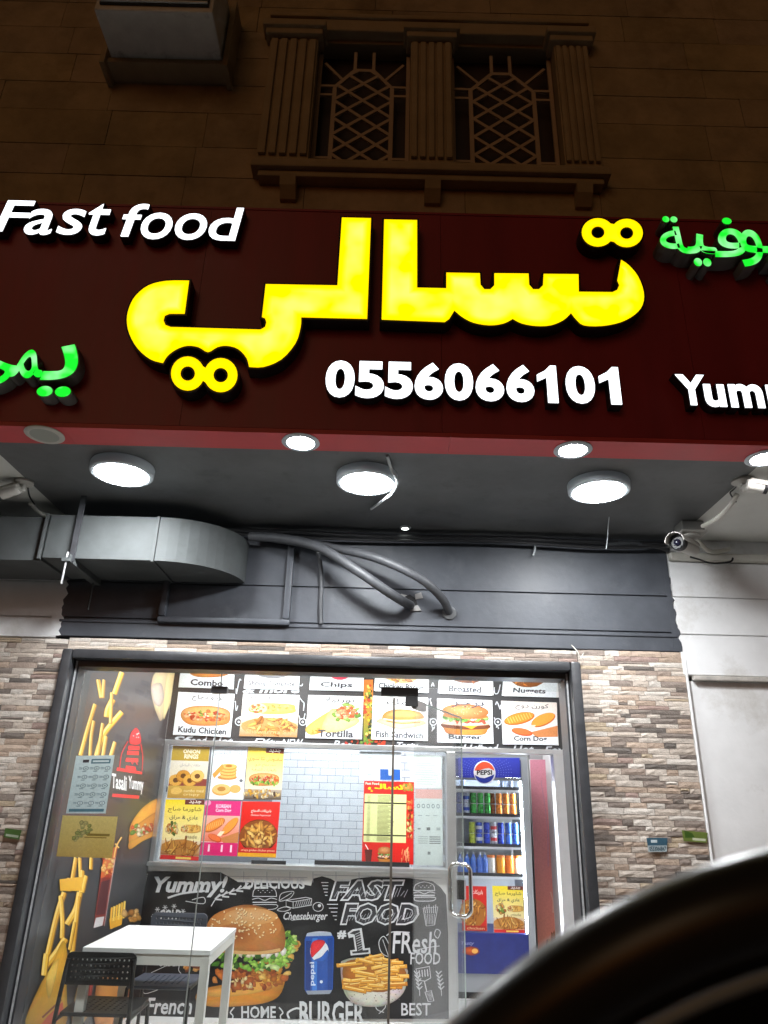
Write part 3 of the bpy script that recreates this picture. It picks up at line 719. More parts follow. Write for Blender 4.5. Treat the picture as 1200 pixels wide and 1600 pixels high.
q = PZ(97, 868, dz-.02)
MB().box(q.x-.02, q.x+.02, yd-.06, YW-.02, dz-.035, dz-.014).box(q.x+.0201, q.x+.0235, yd-.06, YW-.02, dz-.034, dz+.006).build('angle_bar', M_GALV, br)
MB().bar((q.x+.02, yd-.03, dz-.03), (q.x+.02, yd-.03, ZS), .03, .012, Vector((0, 1, 0))).build('strap', M_FRAME, br)
MB().tube([(q.x-.002, yd-.045, dz-.16), (q.x, yd-.045, dz+.02)], .006, 8).build('threaded_rod', M_ALU, br)
MB().tube([(q.x+.0, YW-.08, dz-.2), (q.x, YW-.08, dz-.01)], .006, 8).build('threaded_rod', M_GALV, br)

# ------------------------------------------------------------------ security cameras
M_CAMW = mat('camera enamel', (.45, .43, .39), .42, mottle=.06, mscale=30)
def bullet(label, base, tip0, tip1, r, base_r=.05, drop=.05, visor=True):
    o = empty('security_camera', tuple(base), label, 'camera', 'security cameras under the overhang')
    b = Vector(base)
    MB().lathe([(0, 0), (base_r, 0), (base_r, -.012), (base_r*.7, -.022), (0, -.022)], b, 24).build('base', M_CAMW, o, True)
    m0 = b+Vector((0, 0, -.02)); t0, t1 = Vector(tip0), Vector(tip1); ax = (t1-t0).normalized(); L = (t1-t0).length
    MB().tube([m0, m0+Vector((0, 0, -drop*.6)), t0+ax*L*.1], [.015, .014, .013], 10).lathe([(0, -.018), (.018, -.01), (.018, .01), (0, .018)], m0+Vector((0, 0, -drop*.6)), 12).build('arm', M_CAMW, o, True)
    bd = MB().lathe([(0, 0), (r*.75, 0), (r*.95, L*.06), (r, L*.14), (r, L*.80)], t0, 24, ax).build('body', M_CAMW, o, True)
    MB().lathe([(r*.97, L*.80), (r*.97, L*.985), (r*.82, L), (r*.80, L*.95), (0, L*.95)], t0, 24, ax).build('front_ring', M_BLACK, o, True)
    MB().lathe([(r*.45, L*.955), (r*.42, L*.975), (r*.2, L*.985), (0, L*.988)], t0, 20, ax).build('lens', mat('lens glass', (.01, .01, .02), .05), o, True)
    if visor:
        sd = ax.cross(Vector((0, 0, 1))).normalized(); up = sd.cross(ax)
        V = []; n = 12
        for s in (0, 1):
            for k in range(n+1):
                t = math.pi*(k/n); 
                for rr_ in (r*1.12, r*1.2): V.append(t0+ax*(L*(.12 if s == 0 else 1.12))+sd*math.cos(t)*rr_+up*math.sin(t)*rr_)
        F = []; q = 2*(n+1)
        for k in range(n):
            a = 2*k; F += [(a, a+2, q+a+2, q+a), (a+1, q+a+1, q+a+3, a+3), (a, a+1, a+3, a+2), (q+a, q+a+2, q+a+3, q+a+1)]
        F += [(0, q, q+1, 1), (q-2, q-1, 2*q-1, 2*q-2)]
        MB().add(V, F).build('visor', M_CAMW, o, True)
    return o
b1 = PZ(1160, 750, ZS); bullet('bullet camera at the soffit corner pointing right', b1, PZ(1166, 757, ZS-.06), PZ(1199, 763, ZS-.085), .032, .055)
b2 = PY(1078, 833, 3.92); b2.z = ZS-.075
bullet('white bullet camera under a junction box, facing the street', b2, b2+Vector((.02, .03, -.075)), PY(1057, 847, 3.72), .044, .055)
b3 = PZ(38, 752, ZS); bullet('cream bullet camera on the left white soffit', b3, PZ(30, 762, ZS-.05), PZ(-4, 774, ZS-.09), .033, .05)
j = empty('junction_box', (b2.x, b2.y, ZS), 'grey junction box on the soffit above the facing camera', 'box')
MB().box(b2.x-.065, b2.x+.065, b2.y-.06, b2.y+.06, ZS-.06, ZS-.001, .006).build('body', mat('grey plastic', (.24, .235, .22), .6), j)
MB().box(b2.x-.075, b2.x+.075, b2.y-.07, b2.y+.07, ZS-.075, ZS-.0605, .005).build('cover', M_CAMW, j)
cable('camera_conduit', [PZ(1152, 772, ZS-.02), PZ(1140, 790, ZS-.06), PZ(1120, 810, ZS-.09), PZ(1098, 822, ZS-.08)], .013, M_PLAST, 'curved cream conduit joining the two cameras on the right', 'conduit')
cable('camera_lead', [b1+Vector((-.01, 0, -.015)), PZ(1146, 765, ZS-.02), PZ(1141, 771, ZS-.03), PZ(1150, 784, ZS-.02)], .004, M_CABLE, 'thin black lead hanging from the right corner camera')
cable('camera_conduit', [PZ(48, 787, ZS-.01), PZ(60, 800, ZS-.02), PZ(80, 807, ZS-.02), PZ(105, 811, ZS-.015), PZ(123, 809, ZS-.01)], .013, M_PLAST, 'curved white conduit below the left camera', 'conduit')
cable('camera_lead', [b3+Vector((.02, 0, -.015)), PZ(46, 775, ZS-.008), PZ(54, 788, ZS-.006)], .004, M_CABLE, 'thin black lead between the left camera and its conduit')
cable('camera_conduit', [PY(1085, 838, 3.95), PY(1095, 850, 4.05), PY(1112, 862, 4.13), PY(1140, 858, 4.14)], .014, M_PLAST, 'cream conduit bending from the facing camera to the wall trunking', 'conduit')
cable('loose_cable', [PY(1078, 870, 4.13), PY(1092, 874, 4.12), PY(1112, 880, 4.11), PY(1140, 878, 4.12), PY(1145, 872, 4.13)], .006, M_CABLE, 'short black cable hanging under the wall trunking')
cable('wire_tuft', [PY(893, 1008, YW-.03), PY(902, 1018, YW-.07), PY(907, 1028, YW-.06), PY(912, 1020, YW-.05)], .003, M_PLAST, 'small tuft of pale wire at the corner of the window frame', n=5)

# ------------------------------------------------------------------ shop-front frame and glass
fx0, fx1, fz = -1.843, 1.163, 2.286
sf = empty('shop_front', ((fx0+fx1)/2, YG, 0), 'wide charcoal framed glass shop front, two fixed panes and an open doorway', 'shop front')
MB().box(fx0, fx0+.06, YW-.075, YW+.0, -.0, fz, .016).build('jamb', M_FRAME, sf, True)
MB().box(fx1-.06, fx1, YW-.075, YW+.0, -.0, fz, .016).build('jamb', M_FRAME, sf, True)
MB().box(fx0+.0605, fx1-.0605, YW-.075, YW+.0, fz-.055, fz, .016).build('head', M_FRAME, sf, True)
MB().box(fx0+.03, fx0+.085, YW+.0005, YG+.05, 0, fz-.03).build('inner_jamb', M_FRAME, sf)
MB().box(fx1-.085, fx1-.03, YW+.0005, YG+.05, 0, fz-.03).build('inner_jamb', M_FRAME, sf)
MB().box(fx0+.0855, fx1-.0855, YW+.0005, YG+.05, fz-.09, fz-.03).build('inner_head', M_FRAME, sf)
M_SEAL = mat('old sealant', (.42, .43, .44), .6, mottle=.3, mscale=30)
for x in (fx0+.0655, fx1-.0745): MB().box(x, x+.009, YW-.004, YW-.0005+.001, 0, fz-.06).build('sealant', M_SEAL, sf)
MB().box(fx0+.086, fx1-.086, YG-.03, YG+.04, -.0, .06).build('threshold', M_ALU, sf)
xj, xd = -.942, .085; zt = fz-.09
MB().box(fx0+.086, xj-.003, YG-.005, YG+.005, .061, zt-.002).build('glass_pane', M_GLASS, sf)
MB().box(xj+.003, xd-.003, YG-.005, YG+.005, .061, zt-.002).build('glass_pane', M_GLASS, sf)
MB().box(xd-.0025, xd+.010, YG-.012, YG+.012, .061, 2.075).build('edge_strip', mat('dark edge strip', (.10, .085, .07), .4), sf)
MB().box(xj-.002, xj+.002, YG-.006, YG+.006, .061, zt-.004).build('joint', mat('silicone joint', (.20, .22, .21), .5), sf)
MB().box(xj-.05, xj+.045, YG-.022, YG+.022, 2.075, 2.115, .003).build('patch_fitting', M_FRAME, sf)
MB().box(xd-.075, xd+.145, YG-.022, YG+.022, 2.085, 2.135, .003).box(xd+.07, xd+.144, YG-.0215, YG+.0215, 2.03, 2.0845, .003).build('patch_fitting', M_BLACK, sf)
MB().box(xd+.02, fx1-.0865, YG-.0045, YG+.0045, 2.136, zt-.002).build('glass_transom', M_GLASS, sf)
# door leaf swung inwards
hgx, hgy = xd+.125, YG+.02; tip = Vector((.575, 5.13, 0)); dv = Vector((tip.x-hgx, tip.y-hgy, 0)); Ld = dv.length; dv.normalize(); nv = Vector((dv.y, -dv.x, 0))
dr = empty('glass_door', (hgx, hgy, .05), 'frameless glass door leaf standing open into the shop, steel pull handles', 'door')
h0 = Vector((hgx, hgy, 0))
MB().bar(h0+dv*.01+Vector((0, 0, 1.062)), h0+dv*Ld+Vector((0, 0, 1.062)), .010, 2.0).build('pane', M_GLASS, dr)
MB().bar(h0+dv*.01+Vector((0, 0, 2.066)), h0+dv*Ld+Vector((0, 0, 2.066)), .011, .007).build('polished_edge', mat('glass edge', (.50, .58, .55), .2), dr)
MB().bar(h0+dv*(Ld+.002)+Vector((0, 0, .07)), h0+dv*(Ld+.002)+Vector((0, 0, 2.06)), .008, .006, nv).build('polished_edge', MATS['glass edge'], dr)
MB().bar(h0+dv*.0+Vector((0, 0, 2.045)), h0+dv*.16+Vector((0, 0, 2.045)), .03, .05).build('top_hinge', M_ALU, dr)
MB().bar(h0+dv*.0+Vector((0, 0, .085)), h0+dv*.16+Vector((0, 0, .085)), .03, .05).build('bottom_hinge', M_ALU, dr)
hc = h0+dv*(Ld-.07)
for s in (-1, 1):
    c0 = hc+nv*s*.006; pts = [c0+Vector((0, 0, .86)), c0+nv*s*.030+Vector((0, 0, .86)), c0+nv*s*.058+Vector((0, 0, .885)), c0+nv*s*.062+Vector((0, 0, .93)),
                              c0+nv*s*.062+Vector((0, 0, 1.08)), c0+nv*s*.058+Vector((0, 0, 1.125)), c0+nv*s*.030+Vector((0, 0, 1.15)), c0+Vector((0, 0, 1.15))]
    MB().tube(crom([tuple(p) for p in pts], n=4), .013, 12).build('pull_handle', M_STEEL, dr, True)
MB().bar(hc+dv*.02+Vector((0, 0, .95)), hc+dv*.02+Vector((0, 0, 1.06)), .035, .05, nv).build('lock_case', M_STEEL, dr)
# ================================================================== inside the shop
M_IWALL = mat('interior paint', (.55, .55, .55), .6, mottle=.03)
M_FLOOR = mat('pale floor tile', (.62, .62, .62), .25, mottle=.06, mscale=4)
FZ = .03
st = lambda o: tag(o, kind='structure')
st(MB().box(-1.95, 1.8, YW+.05, 8.2, -.1, FZ).build('shop_floor', M_FLOOR))
st(MB().box(-1.95, 1.8, YW+.201, 8.2, 2.75, 2.85).build('shop_ceiling', mat('ceiling paint', (.75, .75, .75), .7)))
st(MB().box(XL-.12, XL, YW+.201, 8.2, FZ, 2.749).build('interior_wall', M_IWALL))
st(MB().box(XR, XR+.12, YW+.201, 8.2, FZ, 2.749).build('interior_wall', M_IWALL))
st(MB().box(XL, XR, 8.08, 8.2, FZ, 2.749).build('interior_wall', M_IWALL))
MB().box(-6, -2.461, YW+.001, YW+.2, -.1, 2.354).build('lower_render', M_WHITE, lw)
M_PANEL = emit('lit ceiling panel', (.98, .985, 1.0), 46.0)
for i, (x, y, s, lb) in enumerate(((-.95, 5.35, .32, 'square lit ceiling panel inside the shop, left'), (.55, 5.35, .32, 'square lit ceiling panel inside the shop, by the door'),
                                   (-.45, 6.85, .31, 'square lit ceiling panel in the kitchen behind the counter'), (1.0, 6.6, .22, 'small lit ceiling panel in front of the drinks fridge'))):
    o = empty('ceiling_panel', (x, y, 2.75), lb, 'lamp', 'ceiling panels in the shop')
    MB().box(x-s-.02, x+s+.02, y-s-.02, y+s+.02, 2.735, 2.7495, .003).build('frame', M_LAMP, o)
    MB().box(x-s, x+s, y-s, y+s, 2.728, 2.7349).build('diffuser', M_PANEL, o)

# ------------------------------------------------------------------ the counter partition
M_CARD = mat('white board', (.78, .78, .77), .5)
pt = empty('counter_partition', (-.6, YP, FZ), 'aluminium framed counter partition with serving window and door opening', 'partition')
zt0 = PY(480, 1168, YP).z; zc = PY(480, 1356, YP).z
xa = XL+.004; xb = PY(698, 1250, YP).x; xc = PY(712, 1250, YP).x; xd0 = PY(868, 1250, YP).x; xe0 = PY(886, 1250, YP).x
MB().box(xa, XR-.004, YP, YP+.08, zt0+.035, 2.745).build('bulkhead', mat('black bulkhead', (.03, .03, .032), .5), pt)
MB().box(xa, XR-.004, YP-.012, YP+.09, zt0-.005, zt0+.034, .004).build('top_rail', M_ALU, pt)
MB().box(xa, xb-.001, YP-.06, YP+.14, zc-.012, zc+.018, .004).build('counter_shelf', M_ALU, pt)
MB().box(xa, xb-.001, YP+.0, YP+.07, FZ, zc-.013).build('counter_front', M_CARD, pt)
MB().box(xa, xa+.035, YP-.012, YP+.09, zc+.0185, zt0-.0055, .003).build('stile', M_ALU, pt)
MB().box(xb, xc, YP-.02, YP+.09, FZ, zt0-.0055, .004).build('stile', M_ALU, pt)
MB().box(xd0, xe0, YP-.02, YP+.09, FZ, zt0-.0055, .004).build('stile', M_ALU, pt)
MB().box(xe0+.001, XR-.004, YP, YP+.08, FZ, zt0-.0055).build('side_panel', mat('grey partition panel', (.35, .36, .37), .5), pt)
MB().box(xa+.036, xb-.002, YP+.03, YP+.036, zc+.0185, zt0-.006).build('glass_pane', glass('partition glass', (.97, .98, .98)), pt)
for a, b in ((392, 446), (491, 640)):
    p, q = PY(a, 1347, YP-.02), PY(b, 1347, YP-.02); MB().box(p.x, q.x, YP+.0, YP+.029, p.z-.02, p.z+.012).build('gasket', M_BLACK, pt)

# tiled kitchen wall seen through the serving window, tile by tile
kw = empty('tiled_wall', (-.3, YT, FZ), 'white glazed subway tile wall behind the serving window', 'wall')
MB().box(XL+.005, .62, YT, YT+.1, FZ, 2.745).build('backing', mat('grey grout', (.20, .215, .25), .9), kw)
tile = MB().box(-.5, .5, -.5, .5, -.5, .5, .02); tm = tile.build('tile', mat('glazed tile', objcol=True, rough=.18, mottle=.02)).data
bpy.data.objects.remove(bpy.data.objects['tile'])
tw, th = .152, .068; z = .93; row = 0; rd = random.Random(9)
while z < 2.06:
    x = -1.02+(tw/2 if row % 2 else 0)
    while x < .60:
        o = bpy.data.objects.new('tile', tm); COL.objects.link(o); o.parent = kw
        o.location = (x+tw/2+.3, -.004, z+th/2-FZ); o.scale = (tw-.004, .012, th-.004); k = rd.uniform(.93, 1.0); o.color = (.66*k, .70*k, .78*k, 1); x += tw
    z += th; row += 1

# ------------------------------------------------------------------ food pictures in unit boxes (u right, v down)
def food_sub(A, u0, v0, u1, v1, green=False):
    g = lambda u, v: (u0+u*(u1-u0), v0+v*(v1-v0)); W, H = u1-u0, v1-v0
    A.blob([g(.02, .6), g(.06, .25), g(.3, .06), g(.7, .04), g(.95, .2), g(1, .55), g(.93, .85), g(.6, .97), g(.2, .95)], 'd98e4a')
    A.blob([g(.05, .5), g(.1, .22), g(.35, .08), g(.7, .08), g(.93, .25), g(.95, .5), g(.5, .55)], 'e8a863')
    A.blobs(60, *g(.5, .5), W*.43, H*.22, W*.045, ['e8763a', 'c9482a', 'f0b080', 'd8622f', 'f3d0a0', 'b8431f'], .7)
    A.blobs(16, *g(.5, .45), W*.4, H*.16, W*.03, ['5f9a3a', '7fb04a', 'd33a2a', 'f0e0c0'], .6)
    if green: A.blobs(34, *g(.5, .78), W*.46, H*.14, W*.04, ['6fa82f', '8cc040', 'b9d86a', '4d8a24'], .6)
def food_burger(A, u0, v0, u1, v1):
    g = lambda u, v: (u0+u*(u1-u0), v0+v*(v1-v0)); W, H = u1-u0, v1-v0
    A.blob([g(.06, .80), g(.08, .70), g(.92, .70), g(.94, .80), g(.85, .97), g(.5, 1.0), g(.15, .97)], 'c98038')
    A.blob([g(.05, .76), g(.1, .62), g(.9, .62), g(.95, .76), g(.5, .82)], '6d3a1e')
    A.poly([g(.3, .62), g(.8, .62), g(.62, .80)], 'f0a42c')
    A.blob([g(.04, .66), g(.2, .55), g(.85, .55), g(.97, .64), g(.5, .70)], 'e8c8b0')
    A.blobs(10, *g(.6, .56), W*.3, H*.04, W*.07, ['c8452e', 'd65a40'], .5)
    A.blobs(40, *g(.5, .46), W*.46, H*.08, W*.055, ['4f8f38', '6fae4a', '3f7a2c', '8cc25c', 'a9d27a'], .7)
    A.ell(*g(.5, .38), W*.46, H*.10, 'b56a30')
    A.ell(*g(.5, .24), W*.47, H*.24, 'd8955a', col2='a85f30', n=26)
    A.blobs(26, *g(.5, .2), W*.38, H*.14, W*.014, ['f0d8a8', 'e8c890'], .7, seg=6)
def food_wrap(A, u0, v0, u1, v1):
    g = lambda u, v: (u0+u*(u1-u0), v0+v*(v1-v0)); W, H = u1-u0, v1-v0
    A.blob([g(.08, .75), g(.04, .3), g(.25, .08), g(.9, .12), g(.99, .4), g(.97, .7), g(.6, .85)], 'e0b056')
    A.blobs(18, *g(.65, .4), W*.3, H*.25, W*.05, ['c88a34', 'eac070', 'd89c40'], .5)
    A.ell(*g(.22, .45), W*.19, H*.36, 'ecd090', .2)
    A.blobs(34, *g(.21, .46), W*.15, H*.28, W*.035, ['c8642a', '7fa840', 'e8c878', 'a84a22', 'd88a4a', 'f2e0c0'], .8)
def food_pieces(A, u0, v0, u1, v1, cols=('c98a3c', 'e0a850', 'a86a28', 'd89848', 'b87830', 'eec070'), n=46, r=.1, bg='8a5020'):
    g = lambda u, v: (u0+u*(u1-u0), v0+v*(v1-v0)); W, H = u1-u0, v1-v0
    A.ell(*g(.5, .5), W*.5, H*.5, bg, j=.04)
    for i in range(n):
        t = A.rnd.uniform(0, 6.28); q = math.sqrt(A.rnd.random()); x, y = g(.5+.43*q*math.cos(t), .5+.42*q*math.sin(t)); k = A.rnd.uniform(.6, 1.2); ro = A.rnd.uniform(0, 3.1)
        A.ell(x+W*.012, y+H*.02, W*r*k, H*r*.62*k, '7a4418', ro, 8, .2); c_ = hx(A.rnd.choice(cols)); A.ell(x, y, W*r*k*.94, H*r*.58*k, tuple(min(1, q_*1.25) for q_ in c_), ro, 9, .2, col2=tuple(q_*.6 for q_ in c_))
def food_rings(A, u0, v0, u1, v1, cols=('e0a84a', 'd0923a', 'edbe68'), n=4):
    g = lambda u, v: (u0+u*(u1-u0), v0+v*(v1-v0)); W, H = u1-u0, v1-v0
    for i in range(n):
        x, y = g(.18+.64*i/(n-1), .5+.12*(-1)**i)
        A.ell(x, y, W*.21, H*.34, 'a86e22', j=.05); A.ell(x, y-H*.03, W*.2, H*.31, A.rnd.choice(cols), j=.06); A.ell(x, y-H*.02, W*.085, H*.13, '6a4420', j=.05)
def food_corndog(A, u0, v0, u1, v1):
    g = lambda u, v: (u0+u*(u1-u0), v0+v*(v1-v0)); W, H = u1-u0, v1-v0
    A.poly([g(.5, .8), g(1, .55), g(1, .95), g(.6, .98)], 'c8804a')
    A.ell(*g(.30, .33), W*.30, H*.20, 'c0601a', -.35, 20); A.ell(*g(.30, .31), W*.28, H*.165, 'ea8a30', -.35, 20)
    for i in range(9): x, y = g(.10+.05*i, .42-.026*i); A.stroke([(x-W*.02, y-H*.10), (x+W*.025, y+H*.09)], W*.018, 'f6b860', smooth=False)
    A.ell(*g(.74, .36), W*.26, H*.19, 'c0601a', -.6, 20); A.ell(*g(.74, .34), W*.25, H*.16, 'f09a3c', -.6, 20)
    for i in range(4): A.stroke([g(.5+.03*i, .55), g(.40+.03*i, .72)], W*.025, 'fbe8c8', smooth=False)
    A.ell(*g(.34, .80), W*.20, H*.13, 'c84f22', .25, 18); A.ell(*g(.33, .78), W*.18, H*.10, 'e8703a', .25, 18)
def food_sandwich(A, u0, v0, u1, v1):
    g = lambda u, v: (u0+u*(u1-u0), v0+v*(v1-v0))
    A.blob([g(.0, .62), g(.2, .45), g(.9, .5), g(1, .7), g(.5, .98), g(.1, .75)], 'e8c898')
    A.blob([g(.12, .5), g(.2, .15), g(.5, .0), g(.88, .1), g(.98, .4), g(.8, .55), g(.4, .6)], 'c98a44')
    A.blob([g(.2, .36), g(.3, .12), g(.6, .05), g(.85, .15), g(.9, .32), g(.5, .4)], 'dca45c')
    A.stroke([g(.14, .5), g(.4, .56), g(.75, .52), g(.97, .44)], (u1-u0)*.03, 'f6ead0'); A.stroke([g(.2, .6), g(.5, .68), g(.9, .6)], (u1-u0)*.03, 'b0702c')
def food_fries(A, pts_w, x0, y0, x1, y1, n, cols=('e8b440', 'd99a2c', 'f0c860', 'c98820'), flat=False):
    for i in range(n):
        x, y = A.rnd.uniform(x0, x1), A.rnd.uniform(y0, y1); L = pts_w*A.rnd.uniform(4, 8); a = A.rnd.uniform(-.25, .25) if flat else A.rnd.uniform(1.1, 2.0)
        dx, dy = math.cos(a)*L/2, math.sin(a)*L/2
        A.stroke([(x-dx+.6, y-dy+1), (x+dx+.6, y+dy+1)], pts_w*1.15, 'a06418', smooth=False)
        A.stroke([(x-dx, y-dy), (x+dx, y+dy)], pts_w, A.rnd.choice(cols), smooth=False); A.stroke([(x-dx*.8, y-dy*.8-pts_w*.22), (x+dx*.8, y+dy*.8-pts_w*.22)], pts_w*.3, 'f6d98a', smooth=False)

# ------------------------------------------------------------------ chalk doodles on the bulkhead, then the menu boards hung on it
A = Art('Y', YP)
A.rnd = random.Random(8); ch = 'c8ccd2'
for x, t in ((268, 'Sf'), (290, 'Food'), (330, 'Hot'), (410, 'Yum'), (440, 'NEW'), (722, 'Hot'), (745, 'Food'), (800, 'Hot'), (850, 'Fox'), (395, 'Eat'), (520, 'Best'), (620, 'Tasty')):
    A.text(t, x, 1150+(x-270)*.027, x+34, 1163+(x-270)*.027, ch, .02, .3)
for x in (372, 472, 574, 676, 777):
    for i in range(3):
        yy = 1075+i*28+A.rnd.uniform(-5, 5); c = [(x+A.rnd.uniform(-5, 5), yy+A.rnd.uniform(-12, 12)) for _ in range(4)]
        A.stroke(c, 1.4, ch)
    A.ell(x+1, 1128, 6, 6, ch); A.ell(x+1, 1128, 4.4, 4.4, '202024'); A.ell(x+1, 1128, 2, 2, ch)
A.rect(568, 1062, 583, 1160, 'd8702a', '6a8a2a'); A.blobs(60, 575, 1110, 7, 46, 2.6, ['e8a020', 'f0d020', 'd8401a', '7fa030', 'e8d870', '30401a'])
A.blobs(30, 575, 1160, 40, 4, 3, ['d84a2a', '6a8a3a', 'c83020', '202820'])
A.text('& more', 379, 1073, 468, 1083, ch, .03, .2)
bk = A.build('chalk_print', None); bk.parent = pt; bk.matrix_parent_inverse = Matrix.Translation(-Vector(pt.location))

def board(quad, label, paint, name='menu_board', cat='menu board', group=None, axis='Y', val=YP-.014, thick=.012, m=None):
    """a flat printed panel: substrate plus print"""
    pf = (lambda x, y, d: PY(x, y, val+d)) if axis == 'Y' else (lambda x, y, d: PX(x, y, val-d))
    c = [pf(x, y, 0) for x, y in quad]
    if axis == 'Y':
        x0 = (c[0].x+c[3].x)/2; x1 = (c[1].x+c[2].x)/2; z1 = (c[0].z+c[1].z)/2; z0 = (c[2].z+c[3].z)/2
        o = MB().box(x0, x1, val, val+thick, z0, z1).build(name, m or M_CARD)
    else:
        o = MB().add([pf(x, y, 0) for x, y in quad]+[pf(x, y, thick) for x, y in quad], [(0, 1, 2, 3), (7, 6, 5, 4), (0, 4, 5, 1), (1, 5, 6, 2), (2, 6, 7, 3), (3, 7, 4, 0)]).build(name, m or M_CARD)
    tag(o, label, cat, group)
    A = Art(axis, val); A.rnd = random.Random(hash(label) % 1000 if False else len(label)*7+int(quad[0][0])); A.q(quad)
    paint(A); A.build('print', o); return o
INK = '383940'
def mb(en, fn, arab=None, bg='f4f6f8', box=(.08, .2, .92, .76)):
    def f(A):
        A.rect(0, 0, 1, 1, bg, 'e6edf2')
        fn(A, *box)
        A.text(en, .08 if len(en) > 8 else .2, .80, .92 if len(en) > 8 else .8, .95, INK, .03)
        if arab: A.text(ar(arab), .25, .04, .85, .19, '3c3c42', .01)
    return f
g1 = 'menu boards above the counter'
rowB = [((279, 1081), (366, 1085), (360, 1152), (270, 1147)), ((380, 1084), (468, 1086), (464, 1152), (374, 1150)), ((482, 1086), (568, 1088), (565, 1155), (477, 1153)),
        ((583, 1087), (669, 1091), (668, 1158), (580, 1155)), ((683, 1091), (769, 1095), (771, 1162), (683, 1160)), ((783, 1095), (870, 1098), (872, 1164), (786, 1163))]
board(rowB[0], 'menu board picturing a filled long roll, reading Kudu Chicken', mb('Kudu Chicken', food_sub, 'كودو دجاج', box=(.08, .28, .97, .78)), group=g1)
def saj(A):
    A.rect(0, 0, 1, 1, 'f0f2f4', 'd8b890'); food_wrap(A, .1, .18, .95, .52)
    A.rect(0, .55, 1, 1, 'e0cdb4', 'b08050'); food_pieces(A, .0, .55, 1.0, .98, n=30, r=.12, bg='b88850'); A.text(ar('شاورما صاج'), .1, .03, .9, .17, '3c3c42', .012)
    A.text('Shawarma Saj', .1, .84, .9, .96, 'c8a070', .02)
board(rowB[1], 'menu board picturing shawarma wraps over fried pieces', saj, group=g1)
def tort(A):
    A.rect(0, 0, 1, 1, 'f6f8fa', 'eef2f6')
    A.blob([(.0, .75), (.35, .4), (.55, .3), (.62, .55), (.4, .8), (.1, .93)], 'e8bc60'); A.blob([(.28, .78), (.36, .45), (.5, .3), (.95, .55), (.7, .8), (.4, .86)], 'f0d490')
    A.blobs(30, .7, .38, .26, .2, .06, ['7fa840', '9cc458', 'b8d880', '5f8a2c'], .7); A.blobs(40, .7, .38, .2, .15, .045, ['e87a4a', 'f0a070', 'd85a2a', 'f8c8a0'], .8)
    A.blobs(12, .15, .82, .12, .08, .03, ['d8902c', 'e8a848'], .7); A.text('Tortilla', .22, .80, .85, .97, '4a4a50', .03); A.text(ar('تورتيلا'), .28, .03, .85, .18, '3c3c42', .012)
board(rowB[2], 'menu board picturing an open wrap cone, reading Tortilla', tort, group=g1)
board(rowB[3], 'menu board picturing toasted sandwiches, reading Fish Sandwich', mb('Fish Sandwich', food_sandwich, 'سمك', box=(.08, .28, .95, .76)), group=g1)
board(rowB[4], 'menu board picturing a burger with lettuce and cheese, reading Burger', mb('Burger', food_burger, 'برجر', box=(.06, .10, .96, .82)), group=g1)
board(rowB[5], 'menu board picturing cheesy corn dogs, reading Corn Dog', mb('Corn Dog', food_corndog, 'كورن دوج', 'f2e6dc', box=(.02, .18, 1.0, .84)), group=g1)
def up(q, dy=68): # board above: same width, standing on a line just over it
    (ax, ay), (bx, by), (cx, cy), (dx, dy_) = q
    return ((ax+7, ay-74), (bx+3, by-74), (bx-1, by-8), (ax+1, ay-8))
rowA = [up(q) for q in rowB]
board(rowA[0], 'menu board in the upper row, leftmost, mostly hidden by glare', mb('Combo', food_sub), group=g1)
board(rowA[1], 'upper row menu board with a dark bowl, reading Shrimp Dynamite', mb('Shrimp Dynamite', lambda A, *b: (A.ell(.5, .5, .4, .25, '55555c'), food_pieces(A, .2, .2, .8, .6, n=20))), group=g1)
board(rowA[2], 'upper row menu board with a red packet, reading Chips', mb('Chips', lambda A, *b: (A.ell(.55, .5, .24, .25, 'd8304a'), A.text('yum', .4, .5, .7, .68, 'f4e0e0', .04))), group=g1)
board(rowA[3], 'upper row menu board with golden pieces, reading Chicken Bacon', mb('Chicken Bacon', lambda A, *b: food_pieces(A, .15, .3, .85, .8, n=16, bg='e0b070')), group=g1)
board(rowA[4], 'upper row menu board with a plate of fried chicken, reading Broasted', mb('Broasted', lambda A, *b: (A.ell(.5, .5, .46, .30, 'c8c8cc'), food_pieces(A, .12, .22, .88, .74, ('8a4a28', 'a85c30', 'c07a48'), bg='5a2c18'))), group=g1)
board(rowA[5], 'upper row menu board at the right end, reading Nuggets', mb('Nuggets', lambda A, *b: food_pieces(A, .1, .3, .8, .78, ('d8803a', 'e89a50', 'c0682c'), n=14)), group=g1)

